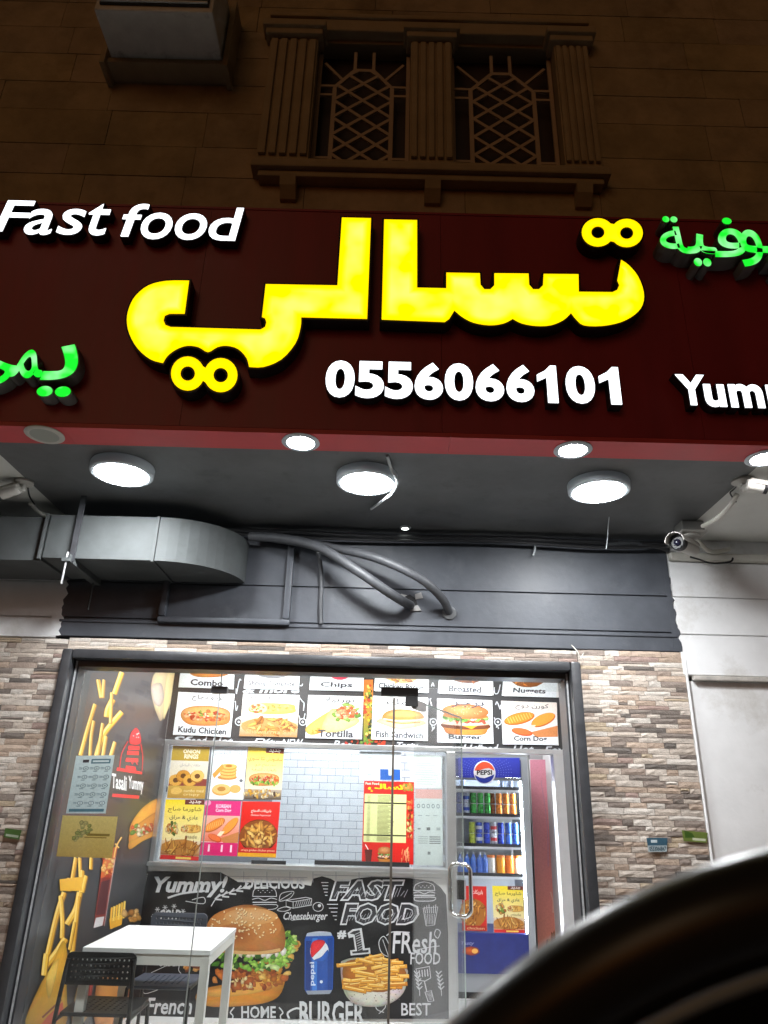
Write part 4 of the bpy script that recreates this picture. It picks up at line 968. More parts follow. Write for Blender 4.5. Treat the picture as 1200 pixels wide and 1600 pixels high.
# ------------------------------------------------------------------ posters stuck on the serving window
g2 = 'posters on the serving window'
def p_rings(A):
    A.rect(0, 0, 1, 1, 'e8e4dc', 'e0d0a8'); A.rect(0, 0, 1, .28, 'b89a3a'); A.text('ONION', .3, .06, .75, .14, 'f4ecd0', .04); A.text('RINGS', .34, .15, .72, .24, 'f4ecd0', .04)
    A.text(ar('حلقات البصل'), .25, .33, .8, .40, '8a8a94'); A.rect(0, .62, 1, .76, '8a4038'); food_rings(A, .02, .44, .9, .80)
    A.rect(0, .76, 1, 1, 'c8a44a', 'b88e3a'); A.ell(.22, .86, .15, .07, 'e0b860', j=.1); A.text('combo meal', .42, .82, .95, .88, 'ecd8a0'); A.text('crispy', .42, .90, .85, .96, 'ecd8a0')
def p_rings2(A):
    A.rect(0, 0, 1, 1, 'e4ebf2', 'eef0f0'); A.text(ar('حلقات البطاطس'), .05, .08, .95, .16, '5a6a80'); A.text('Zero Ring with Potato Stew', .1, .17, .92, .22, '6a7a90')
    A.ell(.5, .58, .28, .05, 'c89050'); 
    for k in range(4): A.ell(.52, .56-.06*k, .24, .055, 'c88838'); A.ell(.52, .545-.06*k, .235, .05, 'eeb868')
    A.ell(.52, .36, .1, .024, 'a86820'); A.stroke([(.1, .56), (.36, .36)], .1, 'dc9c48', smooth=False)
    A.ell(.75, .80, .16, .08, 'e0b068'); A.ell(.36, .82, .27, .11, 'd8a050'); A.ell(.36, .80, .26, .095, 'eebe78'); A.ell(.36, .80, .12, .045, 'b88038'); A.ell(.9, .64, .05, .03, '6a6a70')
def p_tandoori(A):
    A.rect(0, 0, 1, 1, 'f4cf1a', 'f0e8d4'); A.rect(.5, 0, 1, .10, '6a2a20'); A.text(ar('جديد'), .58, .01, .92, .09, 'f4f0e8', .02)
    A.text(ar('ساندوتش تكا تندوري'), .03, .17, .97, .28, 'c04a1a', .02); A.text(ar('صدر دجاج طري'), .22, .30, .80, .37, '6a3a20'); A.text(ar('بالبهارات الشرقية'), .15, .39, .82, .46, '6a3a20')
    food_sub(A, .08, .48, .92, .74, True); A.rect(0, .80, 1, 1, 'b8a898', '4a3828'); A.blobs(40, .5, .89, .5, .07, .05, ['c89a50', 'e0c080', '5a4030', 'd8a030', 'f0e0c0'], .6)
def p_saj(A):
    A.rect(0, 0, 1, 1, 'f2dc16', 'f2ead0'); A.rect(.5, 0, 1, .08, '6a2a20'); A.text(ar('جديد'), .6, .008, .92, .07, 'f4f0e8', .02)
    A.text(ar('شاورما صاج'), .08, .12, .94, .22, '6a5a10', .015); A.text(ar('عادي & حراق'), .14, .26, .88, .36, '4a4a3a', .015)
    A.blobs(36, .25, .49, .16, .10, .04, ['d89a4a', '7fa040', 'e8d0a0', 'b86a2c', '506a28'], .8); food_wrap(A, .45, .40, .98, .58); A.text('made', .6, .58, .9, .64, '8a7a50')
    A.rect(0, .68, 1, .92, 'e8d8b8', 'a86a30'); food_pieces(A, -.02, .66, 1.0, .94, n=30, r=.11, bg='b88040'); A.rect(0, .93, 1, 1, 'c82a28'); A.rect(.4, .95, .8, .985, 'f0d060')
def p_pink(A):
    A.rect(0, 0, 1, 1, 'e8d0d8', 'f0dce0'); A.rect(0, 0, 1, .27, 'd8307a'); A.text('KOREAN', .3, .06, .72, .13, 'f8d0e4', .04); A.text('Corn Dog', .3, .14, .74, .22, 'f8d0e4', .04)
    A.rect(0, .27, 1, .75, 'f0b8a8', 'e87a60'); food_corndog(A, .02, .28, 1.0, .78); A.rect(0, .76, 1, 1, 'd8246e')
    for x in (.2, .55, .8): A.rect(x, .80, x+.05, .93, 'f8d8e8')
    A.ell(.06, .04, .09, .05, 'f4a0c8')
def p_red(A):
    A.rect(0, 0, 1, 1, 'd8261e', 'c81e1a'); A.text(ar('بابريكات الدجاج'), .25, .14, .78, .21, 'f8e8e0', .02); A.text('Chicken Popcorner', .25, .23, .78, .27, 'f8e8e0')
    A.ell(.5, .62, .5, .30, '3a1c10'); food_pieces(A, .0, .32, 1.0, .90, n=60, r=.11, bg='8a4a1c')
    A.rect(0, .84, 1, .93, 'c8221c'); A.text('crispy golden chicken pieces', .08, .86, .95, .91, 'f4d8b0'); A.rect(0, .93, 1, 1, 'e8a81c')
PQ = {'a': ((270, 1165), (328, 1167), (320, 1248), (261, 1247)), 'b': ((331, 1167), (386, 1168), (380, 1249), (325, 1249)), 'c': ((388, 1167), (444, 1170), (439, 1250), (381, 1249)),
      'd': ((259, 1249), (320, 1250), (310, 1345), (250, 1342)), 'e': ((322, 1251), (377, 1252), (370, 1338), (312, 1336)), 'f': ((379, 1252), (438, 1253), (431, 1340), (371, 1338))}
vp = YP+.025
for k, fn, lb in (('a', p_rings, 'gold poster of onion rings on the serving window'), ('b', p_rings2, 'pale poster of stacked potato rings on the serving window'), ('c', p_tandoori, 'yellow poster of a long sandwich, top right of the six window posters'),
                  ('d', p_saj, 'yellow and white shawarma poster, bottom left of the six window posters'), ('e', p_pink, 'pink poster of corn dogs on the serving window'), ('f', p_red, 'red poster of fried chicken pieces on the serving window')):
    board(PQ[k], lb, fn, 'poster', 'poster', g2, val=vp, thick=.002)
def p_price(A):
    A.rect(0, 0, 1, 1, 'd02a22', 'c8241e'); A.text('Fast Food', .03, .015, .3, .045, 'f4e8d8', .03)
    A.text(ar('تسالي'), .08, .03, .8, .13, 'f6d21a', .05); A.blobs(20, .88, .06, .09, .04, .03, ['e0a050', 'c87a30', '7fa040'])
    A.rect(.02, .155, .85, .74, 'd8dc9c'); 
    for y in (.255, .645): A.rect(.02, y, .85, y+.018, '3a3a20')
    for i in range(38):
        y = .17+.0148*i
        if abs(y-.26) < .014 or abs(y-.65) < .014: continue
        A.rect(.28, y, .28+A.rnd.uniform(.2, .34), y+.006, '8a8a58'); A.rect(.08, y, .14, y+.006, '9a9a68')
    for i in range(6): A.blobs(7, .92, .24+.085*i, .05, .025, .022, ['e0a050', '8a3a20', 'f0d090', '7fa040', 'e86a40'])
    A.poly([(.05, .83), (.2, .83), (.18, .98), (.08, .98)], '5a1c14'); A.stroke([(.12, .83), (.06, .77)], .012, 'f0f0f0', smooth=False)
    food_burger(A, .3, .79, .58, .98); food_fries(A, .012, .76, .82, .92, .95, 24, ('e8705a', 'd04a3a', 'f0a080'))
board(((569, 1220), (647, 1222), (646, 1351), (565, 1349)), 'red price list poster with yellow Arabic heading on the serving window', p_price, 'price_list', 'poster', None, val=vp-.003, thick=.002)
def p_chart(A):
    A.rect(0, 0, 1, 1, 'd4dee4'); A.rect(.5, .62, .7, 1, '2a5aa8'); A.rect(.8, .62, .98, 1, '2a5aa8'); A.rect(.5, .84, .98, 1, '2a5aa8')
    for i in range(6): A.text('--', .2, .05+.15*i, .3, .07+.15*i, '7a8a98', .03)
board(((562, 1174), (626, 1175), (627, 1219), (561, 1218)), 'pale notice with blue blocks above the price list', p_chart, 'notice', 'notice', None, val=vp, thick=.002)
def p_note1(A):
    A.rect(0, 0, 1, 1, 'ccd8d4', 'd4dcd8')
    for i in range(12): A.rect(.12 if i % 4 else .3, .10+.07*i, A.rnd.uniform(.6, .92), .115+.07*i, 'a0b0ac')
board(((634, 1179), (690, 1181), (690, 1232), (648, 1231)), 'grey green typed notice at the right of the serving window, upper one', p_note1, 'notice', 'notice', None, val=vp+.0, thick=.002)
def p_note2(A):
    A.rect(0, 0, 1, 1, 'bccac8'); A.rect(0, 0, 1, .12, 'c89a94')
    for i in range(5): A.ell(.12+.18*i, .22, .06, .03, '5a6a70'); A.ell(.12+.18*i, .22, .035, .018, 'bccac8')
    for i in range(3): A.rect(.1+.28*i, .34, .26+.28*i, .35, '7a8a88')
    A.rect(.42, .50, .55, .54, '3a4444'); A.rect(.1, .51, .2, .53, '5a6666'); A.rect(.78, .50, .92, .54, '8a9896')
    for i in range(4): A.rect(.12, .62+.028*i, .46, .628+.028*i, '7a8886'); A.rect(.52, .62+.028*i, .92, .632+.028*i, '3c4646')
    A.rect(.46, .82, .56, .86, '4a5654')
board(((649, 1233), (691, 1234), (692, 1352), (648, 1352)), 'grey green notice with icons at the right of the serving window, lower one', p_note2, 'notice', 'notice', None, val=vp, thick=.002)
# ------------------------------------------------------------------ chalkboard mural on the counter front
YM = YP-.010
q0, q1 = PY(232, 1362, YM), PY(696, 1375, YM)
cm = MB().box(XL+.006, xb-.003, YM, YP-.0005, .085, zc-.014).build('counter_mural', M_CARD)
tag(cm, 'black chalkboard mural with burger, can and fries on the counter front', 'mural')
A = Art('Y', YM, 1.2e-5); A.rnd = random.Random(17); W_ = 'd2d4d8'; K = '0f0f12'
A.poly([(228, 1361), (345, 1363), (358, 1370), (372, 1378), (400, 1379), (468, 1381), (486, 1384), (489, 1373), (503, 1369), (517, 1373), (527, 1379), (560, 1372), (580, 1370), (640, 1372), (676, 1377), (688, 1386), (697, 1398), (706, 1575), (706, 1592), (196, 1592), (206, 1500)], K)
for i in range(7): A.stroke([(345+36*i, 1362), (345+36*i, 1379)], .8, '9aa0ac', smooth=False)
A.stroke([(350, 1369), (480, 1371)], .8, '9aa0ac', smooth=False); A.stroke([(490, 1367), (690, 1372)], .8, '9aa0ac', smooth=False)
for i in range(26): A.stroke([(231-i*.75, 1366+i*3.4), (227-i*.75, 1366.6+i*3.4)], .9, W_, smooth=False)
A.text('Yummy!', 241, 1369, 356, 1402, W_, .035, .3); A.stroke([(262, 1403), (285, 1396), (320, 1392)], 3, W_); A.stroke([(300, 1406), (318, 1402), (318, 1412), (290, 1408)], 1.2, W_)
A.text('COLD', 249, 1421, 283, 1437, W_, .04, .2)
for x, y in ((240, 1432), (246, 1421), (258, 1418), (286, 1424), (272, 1416)):
    for k in range(3): a = k*1.047; A.stroke([(x-4*math.cos(a), y-4*math.sin(a)), (x+4*math.cos(a), y+4*math.sin(a))], .9, W_, smooth=False)
A.stroke([(330, 1416), (340, 1402), (362, 1393), (391, 1384)], 1.5, W_)
for i in range(5): x, y = 336+i*11, 1405-i*4.4; A.stroke([(x, y), (x+8, y-8)], 2.4, W_, smooth=False); A.stroke([(x, y), (x+11, y+1)], 2.4, W_, smooth=False)
A.text('DELICIOUS', 383, 1372, 476, 1389, W_, .03)
# outlined burger, cheese, tomato, leaf
def burger_line(x0, y0, x1, y1, w=1.0):
    g = lambda u, v: (x0+u*(x1-x0), y0+v*(y1-y0))
    A.stroke([g(.02, .45), g(.1, .15), g(.5, 0), g(.9, .15), g(.98, .45)], w, W_); A.stroke([g(.02, .45), g(.98, .45)], w, W_)
    A.stroke([g(0, .58), g(.25, .52), g(.5, .62), g(.75, .52), g(1, .58)], w, W_); A.stroke([g(.02, .70), g(.98, .70)], w*1.5, W_)
    A.stroke([g(.04, .80), g(.08, .97), g(.5, 1.0), g(.92, .97), g(.96, .80), g(.04, .80)], w, W_)
    for i in range(7): A.ell(*g(.25+.09*i, .2+.08*(i % 2)), w*.8, w*.6, W_, n=6)
burger_line(394, 1384, 433, 1421); burger_line(646, 1378, 680, 1408, 1.3)
A.stroke([(436, 1408), (440, 1396), (459, 1393), (452, 1404), (436, 1408), (456, 1395)], .9, W_)
A.stroke([(447, 1407), (478, 1402), (487, 1404), (487, 1414), (458, 1419), (447, 1416)], 1, W_, True, False); A.stroke([(447, 1407), (458, 1409), (487, 1404)], .9, W_, smooth=False); A.stroke([(458, 1409), (458, 1419)], .9, W_, smooth=False)
for i in range(8): A.stroke([(461+3.3*i, 1417-.4*i), (464+3.3*i, 1408-.4*i)], .7, W_, smooth=False)
A.stroke([(497+8*math.cos(t*.7), 1417+7*math.sin(t*.7)) for t in range(9)], 1, W_, True); A.ell(499, 1415, 2.5, 2.5, W_)
A.stroke([(433, 1422), (445, 1417), (454, 1420), (444, 1424)], 1, W_, True)
A.text('Cheeseburger', 443, 1425, 512, 1441, W_, .012, .35); A.stroke([(455, 1438), (490, 1434)], .8, W_)
def outlined(t, x0, y0, x1, y1, sh):
    A.text(t, x0, y0, x1, y1, W_, .075, sh); A.text(t, x0+3.2, y0+2.6, x1-3.2, y1-2.6, '2c2c30', .03, sh)
outlined('FAST', 514, 1374, 633, 1408, .25); outlined('FOOD', 531, 1410, 655, 1446, .25)
for i in range(22):
    x = 522+i*5.2; A.stroke([(x, 1402-(i % 3)), (x+6, 1392-(i % 4)*2)], .8, '9a9ca2', smooth=False); x = 540+i*5.1; A.stroke([(x, 1440-(i % 3)), (x+6, 1430-(i % 4)*2)], .8, '9a9ca2', smooth=False)
for i in range(5): A.stroke([(502+i*1.5, 1379+i*5), (513-i*.3, 1379+i*5)], 1.2, W_, smooth=False); A.stroke([(511+i*3, 1413+i*6), (528-i*.5, 1413+i*6)], 1.2, W_, smooth=False)
A.text('#', 527, 1454, 541, 1467, W_, .05); 
A.poly([(543, 1458), (551, 1452), (565, 1450), (570, 1482), (578, 1481), (579, 1490), (548, 1493), (547, 1485), (555, 1484), (552, 1464), (545, 1466)], W_)
A.poly([(546, 1459), (552, 1455), (562, 1453), (567, 1485), (576, 1484), (576, 1488), (551, 1490), (550, 1487), (558, 1486), (554, 1460)], '2c2c30')
for i in range(8): A.stroke([(555+i*.7, 1460+i*3.6), (564+i*.6, 1456+i*3.6)], .8, W_, smooth=False)
A.text('FResh', 613, 1456, 682, 1490, W_, .01, .1); A.stroke([(604, 1462), (614, 1456), (640, 1457)], 1.6, W_); A.stroke([(652, 1484), (672, 1480), (687, 1478)], 1.2, W_); A.stroke([(682, 1452), (688, 1456), (684, 1466), (679, 1460)], 1.2, W_, True)
A.text('FOOD', 641, 1488, 688, 1507, W_, .012, .05)
A.stroke([(661, 1419), (684, 1417), (679, 1445), (666, 1447)], 1.2, W_, True, False)
for i in range(6): A.stroke([(663+i*3.6, 1417-(i % 3)*2), (665+i*3, 1427)], 1, W_, smooth=False); A.stroke([(665+i*2.8, 1428), (667+i*2.2, 1444)], .7, W_, smooth=False)
A.stroke([(650, 1514), (671, 1510), (673, 1528), (664, 1533), (655, 1532)], 1.4, W_, True, False)
for i in range(4): A.stroke([(655+i*4.2, 1516-i*.5), (656+i*4.2, 1527-i*.5)], 1.6, W_, smooth=False)
A.stroke([(663, 1533), (667, 1550)], 1.6, W_, smooth=False); A.stroke([(664, 1550), (674, 1548), (678, 1564), (669, 1565)], 1.4, W_, True, False)
for i in range(6): A.stroke([(666+i, 1552+i*2), (675, 1551+i*2)], .7, W_, smooth=False)
for x in (650, 684):
    A.stroke([(x, 1520), (x+5, 1545), (x+6, 1556)], 1, W_)
    for i in range(5): A.stroke([(x+1+i, 1522+i*6), (x-3+i, 1517+i*6)], 1.6, W_, smooth=False); A.stroke([(x+1+i, 1522+i*6), (x+6+i, 1517+i*6)], 1.6, W_, smooth=False)
A.stroke([(592, 1472), (600, 1463), (609, 1480), (607, 1494), (596, 1488)], 1.1, W_, True); A.stroke([(598, 1468), (607, 1494)], .9, W_)
A.text('HOME', 377, 1572, 431, 1591, W_, .02); A.text('BURGER', 468, 1564, 570, 1604, W_, .02); A.stroke([(452, 1592), (450, 1582), (468, 1576), (480, 1600)], 3, W_); A.text('BEST', 627, 1567, 673, 1587, W_, .012)
A.stroke([(366, 1574), (360, 1582), (364, 1588), (360, 1600)], 2, W_); A.stroke([(436, 1574), (442, 1582), (438, 1588), (442, 1600)], 2, W_)
A.text('French', 228, 1559, 300, 1585, W_, .02, .25); A.text('BUN', 230, 1528, 254, 1546, W_, .0, .1); A.stroke([(224, 1515), (223, 1550), (240, 1549), (254, 1542)], 1, W_); A.stroke([(236, 1520), (260, 1509), (281, 1500), (279, 1515), (283, 1521)], 1, W_)
A.text('ORDER', 248, 1500, 280, 1510, W_, .0, .1); A.stroke([(600, 1582), (590, 1578), (588, 1572), (600, 1566), (602, 1574), (592, 1584)], 1.2, W_)
# the big chicken burger
A.blob([(306, 1562), (312, 1548), (340, 1540), (442, 1522), (446, 1530), (436, 1556), (410, 1568), (360, 1573), (325, 1572)], 'c98228'); A.blob([(318, 1550), (360, 1540), (440, 1526), (438, 1538), (400, 1552), (340, 1558)], 'dba04a')
A.blobs(60, 390, 1528, 56, 16, 7, ['8a3c18', 'a8521f', 'c8702c', '7a3212', 'd88a40', 'b8602a'], .7, .35); A.blobs(40, 425, 1515, 30, 20, 6, ['d8902c', 'e8b050', 'b86a20', 'f0c468', 'c87a28'], .7, .35)
A.blobs(14, 300, 1505, 14, 12, 6, ['c8803a', '7a3a1a', 'e0a860', '6a8a3a'], .8, .3); A.blobs(10, 456, 1484, 12, 14, 6, ['d8902c', 'e8b050', 'c87a28'], .8, .3)
A.blobs(90, 395, 1500, 62, 16, 6, ['4f8a2c', '7fb83c', '3a6a20', 'a8d45a', '90c84a', 'd8eea0'], .6, .4); A.blobs(36, 450, 1473, 12, 18, 5, ['7fb83c', 'a8d45a', '5f9a30', 'c8e880'], .6, .4)
A.blobs(24, 385, 1487, 58, 7, 6, ['f4ecd8', 'e8dcc0', 'fbf6e8'], .6, .3)
A.blobs(14, 378, 1536, 30, 8, 4, ['f0d8a0', 'e0b878'], .5, .3)
A.blob([(318, 1466), (322, 1446), (340, 1427), (372, 1415), (400, 1415), (428, 1426), (442, 1446), (446, 1468), (440, 1486), (410, 1491), (350, 1489), (325, 1482)], 'b8743a')
A.ell(382, 1447, 58, 30, 'cf9658', col2='b8743a', n=30); A.ell(365, 1462, 36, 18, '8a4420', col2='b8743a', n=26); A.ell(392, 1432, 42, 13, 'dcb080', col2='cf9658', n=26)
A.stroke([(326, 1480), (360, 1487), (405, 1489), (438, 1484)], 5, 'd8ac70')
for i in range(90):
    t = A.rnd.uniform(0, 6.28); q = math.sqrt(A.rnd.random()); x, y = 383+54*q*math.cos(t), 1443+24*q*math.sin(t); a = A.rnd.uniform(0, 3)
    A.ell(x+.5, y+.7, 2.0, 1.3, '8a5228', a, 7); A.ell(x, y, 1.9, 1.2, 'eed6a6', a, 7)
# the drink can
A.blob([(481, 1458), (499, 1455), (516, 1457)], 'b8bcc8'); A.poly([(480, 1458), (517, 1457), (522, 1466), (520, 1545), (516, 1552), (480, 1553), (476, 1546), (476, 1468)], '1c4a9c')
A.poly([(478, 1470), (486, 1470), (485, 1548), (477, 1546)], '0e2e70'); A.poly([(488, 1466), (496, 1466), (495, 1548), (488, 1548)], '3a74c8'); A.poly([(512, 1466), (520, 1466), (519, 1545), (512, 1548)], '123a84'); A.poly([(480, 1458), (517, 1457), (519, 1462), (478, 1463)], 'a8b4c8'); A.poly([(478, 1548), (519, 1547), (515, 1553), (481, 1554)], '8a92a0')
A.ell(499, 1486, 14.5, 17, 'e8ecf4', n=28); A.blob([(485, 1486), (487, 1474), (494, 1469), (504, 1469), (508, 1473), (502, 1482), (492, 1492), (487, 1496)], 'd42a32'); A.blob([(491, 1500), (502, 1495), (512, 1484), (513, 1494), (506, 1502), (498, 1503)], '2458b0')
# word up the side of the can
Vt, Ft = text_flat('pepsi', .02, 0, 2); k = len(A.v); A.v += [A.P(493-v*9, 1540-u*37) for u, v in Vt]
for f in Ft: A.f.append(tuple(i+k for i in f)); A.c += [hx('d8e4f4')]*len(f)
A.k += 1e-5; A.ell(502, 1534, 2.4, 2.4, 'd8e4f4')
# bowl of fries
A.blob([(532, 1508), (538, 1500), (560, 1496), (610, 1500), (634, 1512), (637, 1524), (630, 1552), (605, 1570), (575, 1573), (550, 1566), (536, 1545)], 'b8b4aa'); A.blob([(540, 1530), (585, 1548), (632, 1535), (626, 1555), (600, 1569), (572, 1570), (548, 1560)], 'd4d0c6')
for i in range(30): A.ell(545+A.rnd.uniform(0, 80), 1550+A.rnd.uniform(-4, 14), 1.0, .8, '6a665c', n=6)
A.blob([(536, 1512), (548, 1500), (600, 1498), (632, 1514), (630, 1535), (600, 1550), (560, 1545), (538, 1532)], 'a8641a')
food_fries(A, 5.2, 545, 1502, 622, 1546, 46, ('e0a33a', 'd08f28', 'f0bc58', 'c07a1c'), True); food_fries(A, 4.5, 560, 1494, 600, 1504, 8, ('e0a33a', 'f0bc58'), True)
A.build('print', cm)

# ------------------------------------------------------------------ vinyl mural on the shop's left wall
M_VIN = mat('dark vinyl', (.035, .036, .04), .32, mottle=.12, mscale=3)
wm = MB().box(XL+.0005, XL+.003, YG+.03, YP-.015, FZ+.002, 2.74).build('wall_mural', M_VIN); tag(wm, 'dark printed mural of fries and a red tower emblem on the left shop wall', 'mural')
A = Art('X', XL+.003, 2e-5, .0005); A.rnd = random.Random(5); F1, F2 = 'e2b13c', 'f0cc66'
# printed brickwork, faint
for i in range(34):
    x = A.rnd.uniform(150, 250); y = A.rnd.uniform(1050, 1250); A.poly([(x, y), (x+14, y+5), (x+13, y+13), (x-1, y+8)], '32333a')
for p, w in (([(148, 1100), (136, 1140), (125, 1180)], 5), ([(146, 1126), (142, 1150), (140, 1181)], 4), ([(190, 1112), (176, 1128), (160, 1150), (150, 1181)], 7), ([(165, 1150), (160, 1182)], 4.5), ([(179, 1159), (172, 1182)], 4.5),
             ([(176, 1092), (168, 1108), (166, 1120)], 8), ([(174, 1082), (172, 1130)], 4), ([(153, 1062), (158, 1090)], 6), ([(162, 1062), (160, 1090)], 4), ([(190, 1050), (178, 1084)], 7), ([(160, 1130), (152, 1180)], 4)):
    A.stroke([(x+1, y+1) for x, y in p], w+1, '9a6a1c'); A.stroke(p, w, F1 if w > 4.5 else 'dcb050'); A.stroke([(x-w*.18, y-.5) for x, y in p], w*.4, 'f6dd90')
A.blob([(244, 1050), (276, 1050), (272, 1080), (262, 1105), (252, 1126), (246, 1118), (240, 1100), (236, 1075)], 'c9b490'); A.blob([(262, 1050), (280, 1050), (276, 1078), (262, 1110), (256, 1124), (255, 1100)], 'ecd9a2'); A.blob([(237, 1072), (252, 1068), (256, 1090), (250, 1104), (240, 1096)], 'b9aba0')
# red tower emblem with the shop's name
RD = 'd02a30'
A.blob([(213, 1137), (219, 1146), (220, 1160), (212, 1164), (203, 1161), (203, 1150), (207, 1142)], RD)
for i in range(8): A.ell(207+A.rnd.uniform(0, 10), 1144+A.rnd.uniform(0, 9), .9, .9, 'f4e0e0', n=6)
for y, a, b in ((1165, 201, 218), (1173, 199, 217), (1184, 197, 216)): A.poly([(a, y), (b, y+1), (b, y+7), (a-1, y+6)], RD)
A.stroke([(200, 1190), (204, 1186), (207, 1194), (211, 1188), (215, 1195)], 2, RD, smooth=False); A.poly([(197, 1196), (212, 1198), (213, 1204), (196, 1201)], RD); A.poly([(183, 1199), (222, 1206), (222, 1210), (182, 1204)], RD)
A.stroke([(200, 1158), (190, 1178), (187, 1200)], 1.2, RD); A.stroke([(220, 1162), (223, 1182), (222, 1204)], 1.2, RD)
A.text('Tasali', 175, 1208, 198, 1231, 'eef0f2', .02, .1, 5); A.text('Yummy', 201, 1212, 224, 1238, 'eef0f2', .02, .1, 4); A.poly([(176, 1240), (218, 1243), (217, 1248), (175, 1245)], RD)
# long sandwich
A.blob([(247, 1250), (238, 1251), (220, 1265), (206, 1285), (203, 1300), (218, 1292), (248, 1275)], 'd69a44'); A.blob([(203, 1300), (220, 1284), (247, 1268), (246, 1290), (225, 1300), (204, 1320)], 'c8853a')
A.blobs(46, 226, 1297, 22, 10, 4, ['5f8a3a', 'd8cfae', 'c84a2c', '8ab04a', 'e8dcc0', 'b85a2c'], .7); A.blob([(202, 1316), (222, 1306), (247, 1296), (244, 1304), (222, 1315), (203, 1327)], 'c48a3c')
# cola glass
A.poly([(161, 1342), (180, 1340), (163, 1446), (146, 1449)], '7a2a22'); A.poly([(163, 1330), (184, 1322), (176, 1368), (157, 1372)], 'b8562c'); A.blobs(26, 169, 1350, 9, 20, 3.5, ['d88a48', 'a83a22', 'e8b060', '8a2a1a', 'f0c888'], .8)
A.poly([(158, 1378), (172, 1374), (164, 1428), (150, 1430)], '4a1c22'); A.poly([(150, 1434), (163, 1432), (160, 1446), (146, 1450)], 'c8c4c6'); A.stroke([(190, 1308), (182, 1322), (178, 1340)], 2, 'e8c070'); A.stroke([(180, 1318), (186, 1325)], 2, 'e8c070', smooth=False); A.stroke([(180, 1340), (163, 1447)], .8, 'c0a8a8', smooth=False)
# small fries, nuggets
A.poly([(171, 1436), (192, 1428), (190, 1445), (172, 1452)], 'd9a032')
for i in range(6): A.stroke([(173+i*4, 1440-i), (175+i*4, 1418-i*2)], 3, F2 if i % 2 else F1, smooth=False)
A.blobs(12, 205, 1431, 12, 8, 5, ['c8904a', 'b07a3a', 'dcae70'], .8)
# giant fries bundle at the window end
for p, w in (([(118, 1340), (112, 1375)], 5), ([(124, 1340), (125, 1376)], 4), ([(142, 1340), (141, 1358)], 4), ([(108, 1372), (106, 1392)], 7), ([(128, 1360), (126, 1394)], 6), ([(134, 1368), (128, 1394)], 5),
             ([(100, 1394), (88, 1430), (72, 1500)], 7), ([(94, 1400), (97, 1440), (96, 1466)], 6), ([(124, 1394), (118, 1420), (104, 1444)], 8), ([(122, 1400), (118, 1440), (112, 1490)], 6), ([(116, 1440), (108, 1484)], 4),
             ([(102, 1466), (86, 1490), (70, 1510)], 9), ([(72, 1490), (68, 1524)], 8)):
    A.stroke([(x+1.2, y+1) for x, y in p], w+1, '9a6a1c'); A.stroke(p, w, A.rnd.choice((F1, 'd8a232', 'cf9a2e'))); A.stroke([(x-w*.18, y-.5) for x, y in p], w*.4, 'f2d27a')
A.poly([(93, 1374), (128, 1370), (128, 1392), (94, 1392)], 'dba636')
A.blob([(100, 1470), (92, 1480), (80, 1510), (60, 1545), (40, 1606), (100, 1606), (104, 1540), (105, 1490)], 'd9a12f'); A.blob([(92, 1500), (84, 1540), (76, 1560), (72, 1530), (84, 1505)], 'eabf58'); A.poly([(60, 1606), (74, 1588), (98, 1565), (100, 1585), (80, 1606)], 'd05a40'); A.stroke([(66, 1590), (96, 1562)], 3, '8a3a1a', smooth=False)
A.blob([(152, 1534), (180, 1528), (200, 1532), (204, 1575), (190, 1606), (150, 1606)], 'b8783a'); A.blob([(120, 1545), (133, 1533), (136, 1590), (112, 1600)], 'b89468'); A.poly([(138, 1534), (146, 1533), (140, 1580), (130, 1582)], '8a3028'); A.blobs(14, 195, 1560, 8, 25, 4, ['c8502c', 'd89a50', '8a3a20'])
A.build('print', wm)

# ------------------------------------------------------------------ papers taped inside the left pane
def p_icons(A):
    A.rect(0, 0, 1, 1, 'ccd8dd', 'c4d0d6'); A.rect(.2, .07, .36, .12, '1c2430'); A.rect(.42, .06, .92, .14, '4a7080'); A.text('--------', .46, .085, .88, .115, 'd0dce0', .05)
    for r_ in range(5):
        for c_ in range(3):
            x, y = .25+.28*c_, .22+.15*r_; A.ell(x+.06, y, .075, .036, '5a6a74', n=14); A.ell(x+.06, y, .055, .026, 'ccd8dd', n=14); A.ell(x+.06, y, .02, .01, '3a4a54', n=8); A.stroke([(x-.12, y-.012), (x-.03, y-.006)], .018, '8a9aa2', smooth=False); A.stroke([(x-.12, y+.012), (x-.03, y+.012)], .012, '8a9aa2', smooth=False); A.rect(x-.02, y+.045, x+.08, y+.06, '7a8a92')
    A.rect(.06, .92, .94, .97, '4a7080')
pv = YG+.0055
def pane_paper(quad, label, paint, m):
    o = MB().add([PY(x, y, pv) for x, y in quad]+[PY(x, y, pv+.0008) for x, y in quad], [(0, 1, 2, 3), (7, 6, 5, 4), (0, 4, 5, 1), (1, 5, 6, 2), (2, 6, 7, 3), (3, 7, 4, 0)]).build('notice', m)
    tag(o, label, 'notice'); A = Art('Y', pv-.0002, 1e-6, 1e-5); A.step = 4e-6; A.rnd = random.Random(2); A.q(quad); paint(A); A.build('print', o); return o
pane_paper(((119, 1181), (179, 1180), (165, 1271), (103, 1271)), 'pale blue notice with rows of round icons inside the left pane', p_icons, mat('notice paper', (.42, .47, .50), .6))
def p_gold(A):
    A.rect(0, 0, 1, 1, 'd8be78', 'c8a458'); A.blobs(26, .4, .4, .16, .25, .05, ['a8a460', 'c0b070', '989650'], .8); A.text('--------', .5, .42, .9, .48, '8a7030', .04); A.rect(.45, .5, .85, .53, '9a7c38')
pane_paper(((98, 1274), (184, 1276), (175, 1341), (88, 1338)), 'gold coloured paper taped inside the left pane below the blue notice', p_gold, mat('gold paper', (.6, .48, .22), .5))

